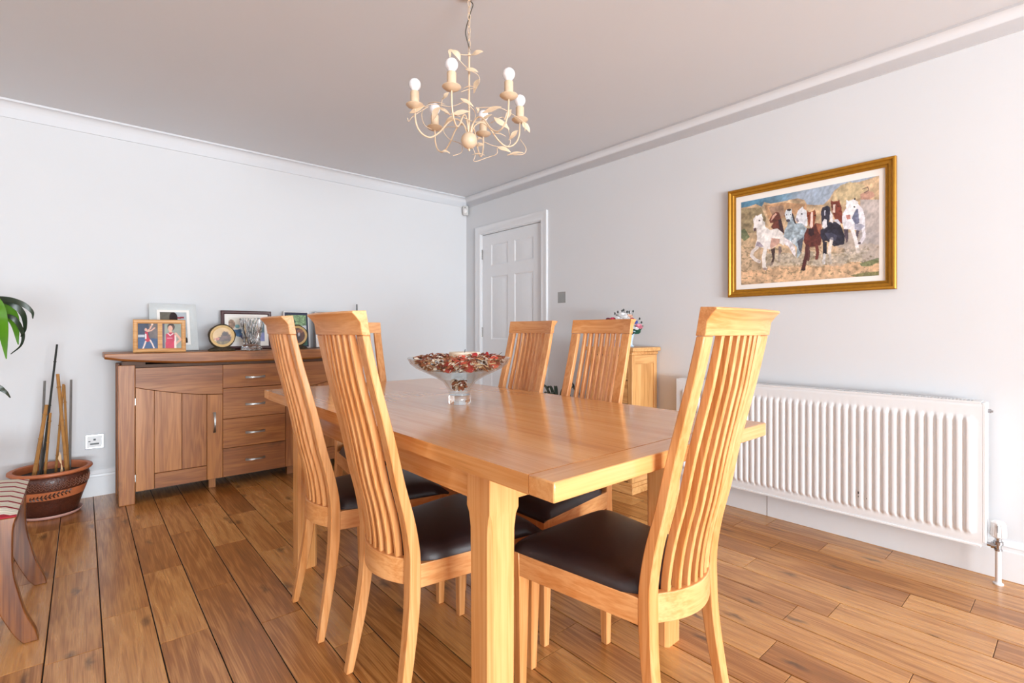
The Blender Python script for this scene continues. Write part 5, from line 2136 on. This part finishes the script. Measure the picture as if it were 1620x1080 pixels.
for i in range(18):
    an = R(100) + R(175) * ((i * .618) % 1.0)
    corn_leaf(math.cos(an), math.sin(an), .86 + .02 * (i % 9), rnd.uniform(.14, .26), rnd.uniform(.30, .42), rnd.uniform(.18, .40), .036, M['leaf'])


def bent_leaf(pts, w, mat, nrm=(-.5, -.7, .5), fold=.18):
    P_ = smooth_path([Vector(p) - Vector(t.location) for p in pts], 8)
    bm = bmesh.new()
    leaf_blade(bm, P_, [w * .4, w * .75, w, w, w * .8, w * .45, .0015], normal=nrm, fold=fold, thick=.0012)
    return obj('leaf', bm, mat, t, sharp=60)


TX, TY = t.location.x, t.location.y
bent_leaf([(TX, TY, 1.00), (-.33, 2.62, 1.13), (-.255, 2.60, 1.15), (-.220, 2.58, 1.075), (-.208, 2.57, .950)], .034, M['leaf'])
bent_leaf([(TX, TY, .98), (-.33, 2.66, 1.10), (-.25, 2.66, 1.15), (-.196, 2.65, 1.10), (-.182, 2.64, 1.00)], .030, M['leaf'])
bent_leaf([(TX, TY, .97), (-.36, 2.60, 1.06), (-.29, 2.56, 1.08), (-.245, 2.55, 1.01), (-.232, 2.55, .90)], .034, M['leaf'])
bent_leaf([(TX, TY, 1.02), (-.32, 2.62, 1.155), (-.23, 2.60, 1.168), (-.175, 2.60, 1.155), (-.143, 2.60, 1.125), (-.140, 2.60, 1.098)], .011, M['leafdark'])
bent_leaf([(TX, TY, 1.01), (-.30, 2.64, 1.14), (-.215, 2.62, 1.160), (-.170, 2.62, 1.12), (-.162, 2.62, 1.06), (-.174, 2.62, 1.03)], .011, M['leafdark'])
bent_leaf([(TX, TY, .99), (-.30, 2.64, 1.09), (-.205, 2.62, 1.105), (-.170, 2.62, 1.05), (-.172, 2.62, 1.00), (-.20, 2.61, .965)], .008, M['leafdark'])
bent_leaf([(TX, TY, .78), (-.36, 2.64, .84), (-.25, 2.60, .852), (-.215, 2.60, .83), (-.200, 2.60, .805)], .010, M['leafdark'])

# ------------------------------------------------------------------ striped stool at the left edge
t = thing('stool', 'mahogany stool with sabre legs and striped seat at the left edge', 'stool', (-.165, 2.335, 0))
# local: x<0 runs out of the picture; y 0..0.55
SWd, SDp = .50, .540


def sabre(y0, y1, mirror):
    # outline in x,z of one curved leg
    right = [(.000, .432), (-.008, .400), (-.010, .340), (-.008, .250), (.006, .170), (.022, .100), (.045, .038), (.054, .0)]
    left = [(.016, .0), (-.004, .030), (-.028, .085), (-.052, .150), (-.074, .220), (-.090, .290), (-.102, .345), (-.125, .385), (-.17, .400), (-.17, .432)]
    R_ = smooth_path([(a, 0, b) for a, b in right], 5)
    L_ = smooth_path([(a, 0, b) for a, b in left], 5)
    poly = [(p.x, p.z) for p in R_] + [(p.x, p.z) for p in L_]
    if mirror:
        poly = [(-SWd - a, b) for a, b in poly]
    bm = bmesh.new()
    prism(bm, poly, 'Y', y0, y1)
    return bm


for mir in (False, True):
    for y0 in (0, SDp - .034):
        obj('leg', sabre(y0, y0 + .034, mir), M['mahogZ'], t, bevel=.003)
for y0 in (.002, SDp - .032):
    obj('rail', boxes(((-SWd + .1705, y0, .385), (-.1705, y0 + .030, .432))), M['mahogX'], t, bevel=.003)
for x0 in (-.032, -SWd + .008):
    obj('rail', boxes(((x0, .0345, .385), (x0 + .024, SDp - .0345, .431))), M['mahogY'], t, bevel=.003)

m, nt, b = new_mat('striped_fabric')
tc = nt.nodes.new('ShaderNodeTexCoord')
sp = nt.nodes.new('ShaderNodeSeparateXYZ')
nt.links.new(tc.outputs['Object'], sp.inputs[0])
mul = nt.nodes.new('ShaderNodeMath'); mul.operation = 'MULTIPLY'; mul.inputs[1].default_value = 1 / .072
nt.links.new(sp.outputs['Y'], mul.inputs[0])
fr = nt.nodes.new('ShaderNodeMath'); fr.operation = 'FRACT'
nt.links.new(mul.outputs[0], fr.inputs[0])
rp = nt.nodes.new('ShaderNodeValToRGB')
rp.color_ramp.interpolation = 'CONSTANT'
els = rp.color_ramp.elements
els[0].position, els[0].color = 0, lin((160, 30, 46))
els[1].position, els[1].color = .24, lin((246, 238, 222))
for p_, c_ in ((.30, (228, 222, 200)), (.40, (248, 240, 224)), (.52, (220, 214, 190)), (.64, (248, 242, 228)), (.78, (230, 224, 202)), (.88, (246, 238, 222))):
    e_ = els.new(p_)
    e_.color = lin(c_)
nt.links.new(fr.outputs[0], rp.inputs['Fac'])
nz = nt.nodes.new('ShaderNodeTexNoise'); nz.inputs['Scale'].default_value = 160
nt.links.new(tc.outputs['Object'], nz.inputs['Vector'])
mx = nt.nodes.new('ShaderNodeMix'); mx.data_type = 'RGBA'; mx.blend_type = 'MULTIPLY'
mx.inputs['Factor'].default_value = .16
nt.links.new(rp.outputs['Color'], mx.inputs['A'])
nt.links.new(nz.outputs['Color'], mx.inputs['B'])
nt.links.new(mx.outputs['Result'], b.inputs['Base Color'])
sset(b, rough=.9)
bm = bmesh.new()
N = 16
grid = []
for j in range(N + 1):
    row = []
    for i in range(N + 1):
        u, v = i / N * 2 - 1, j / N * 2 - 1
        x = -SWd / 2 + u * (SWd / 2 - .001)
        y = SDp / 2 + v * (SDp / 2 - .001)
        e = (1 - abs(u) ** 6) * (1 - abs(v) ** 10)
        z = .436 + .020 * max(e, 0) ** .5 + .006 * (1 - u * u)
        row.append(bm.verts.new((x, y, z)))
    grid.append(row)
for j in range(N):
    for i in range(N):
        bm.faces.new((grid[j][i], grid[j][i + 1], grid[j + 1][i + 1], grid[j + 1][i]))
rim = [grid[0][i] for i in range(N + 1)] + [grid[j][N] for j in range(1, N + 1)] + [grid[N][i] for i in range(N - 1, -1, -1)] + [grid[j][0] for j in range(N - 1, 0, -1)]
low = [bm.verts.new((v.co.x, v.co.y, .4325)) for v in rim]
for i in range(len(rim)):
    j = (i + 1) % len(rim)
    bm.faces.new((rim[i], rim[j], low[j], low[i]))
bm.faces.new(low)
obj('seat', bm, m, t, sharp=60)
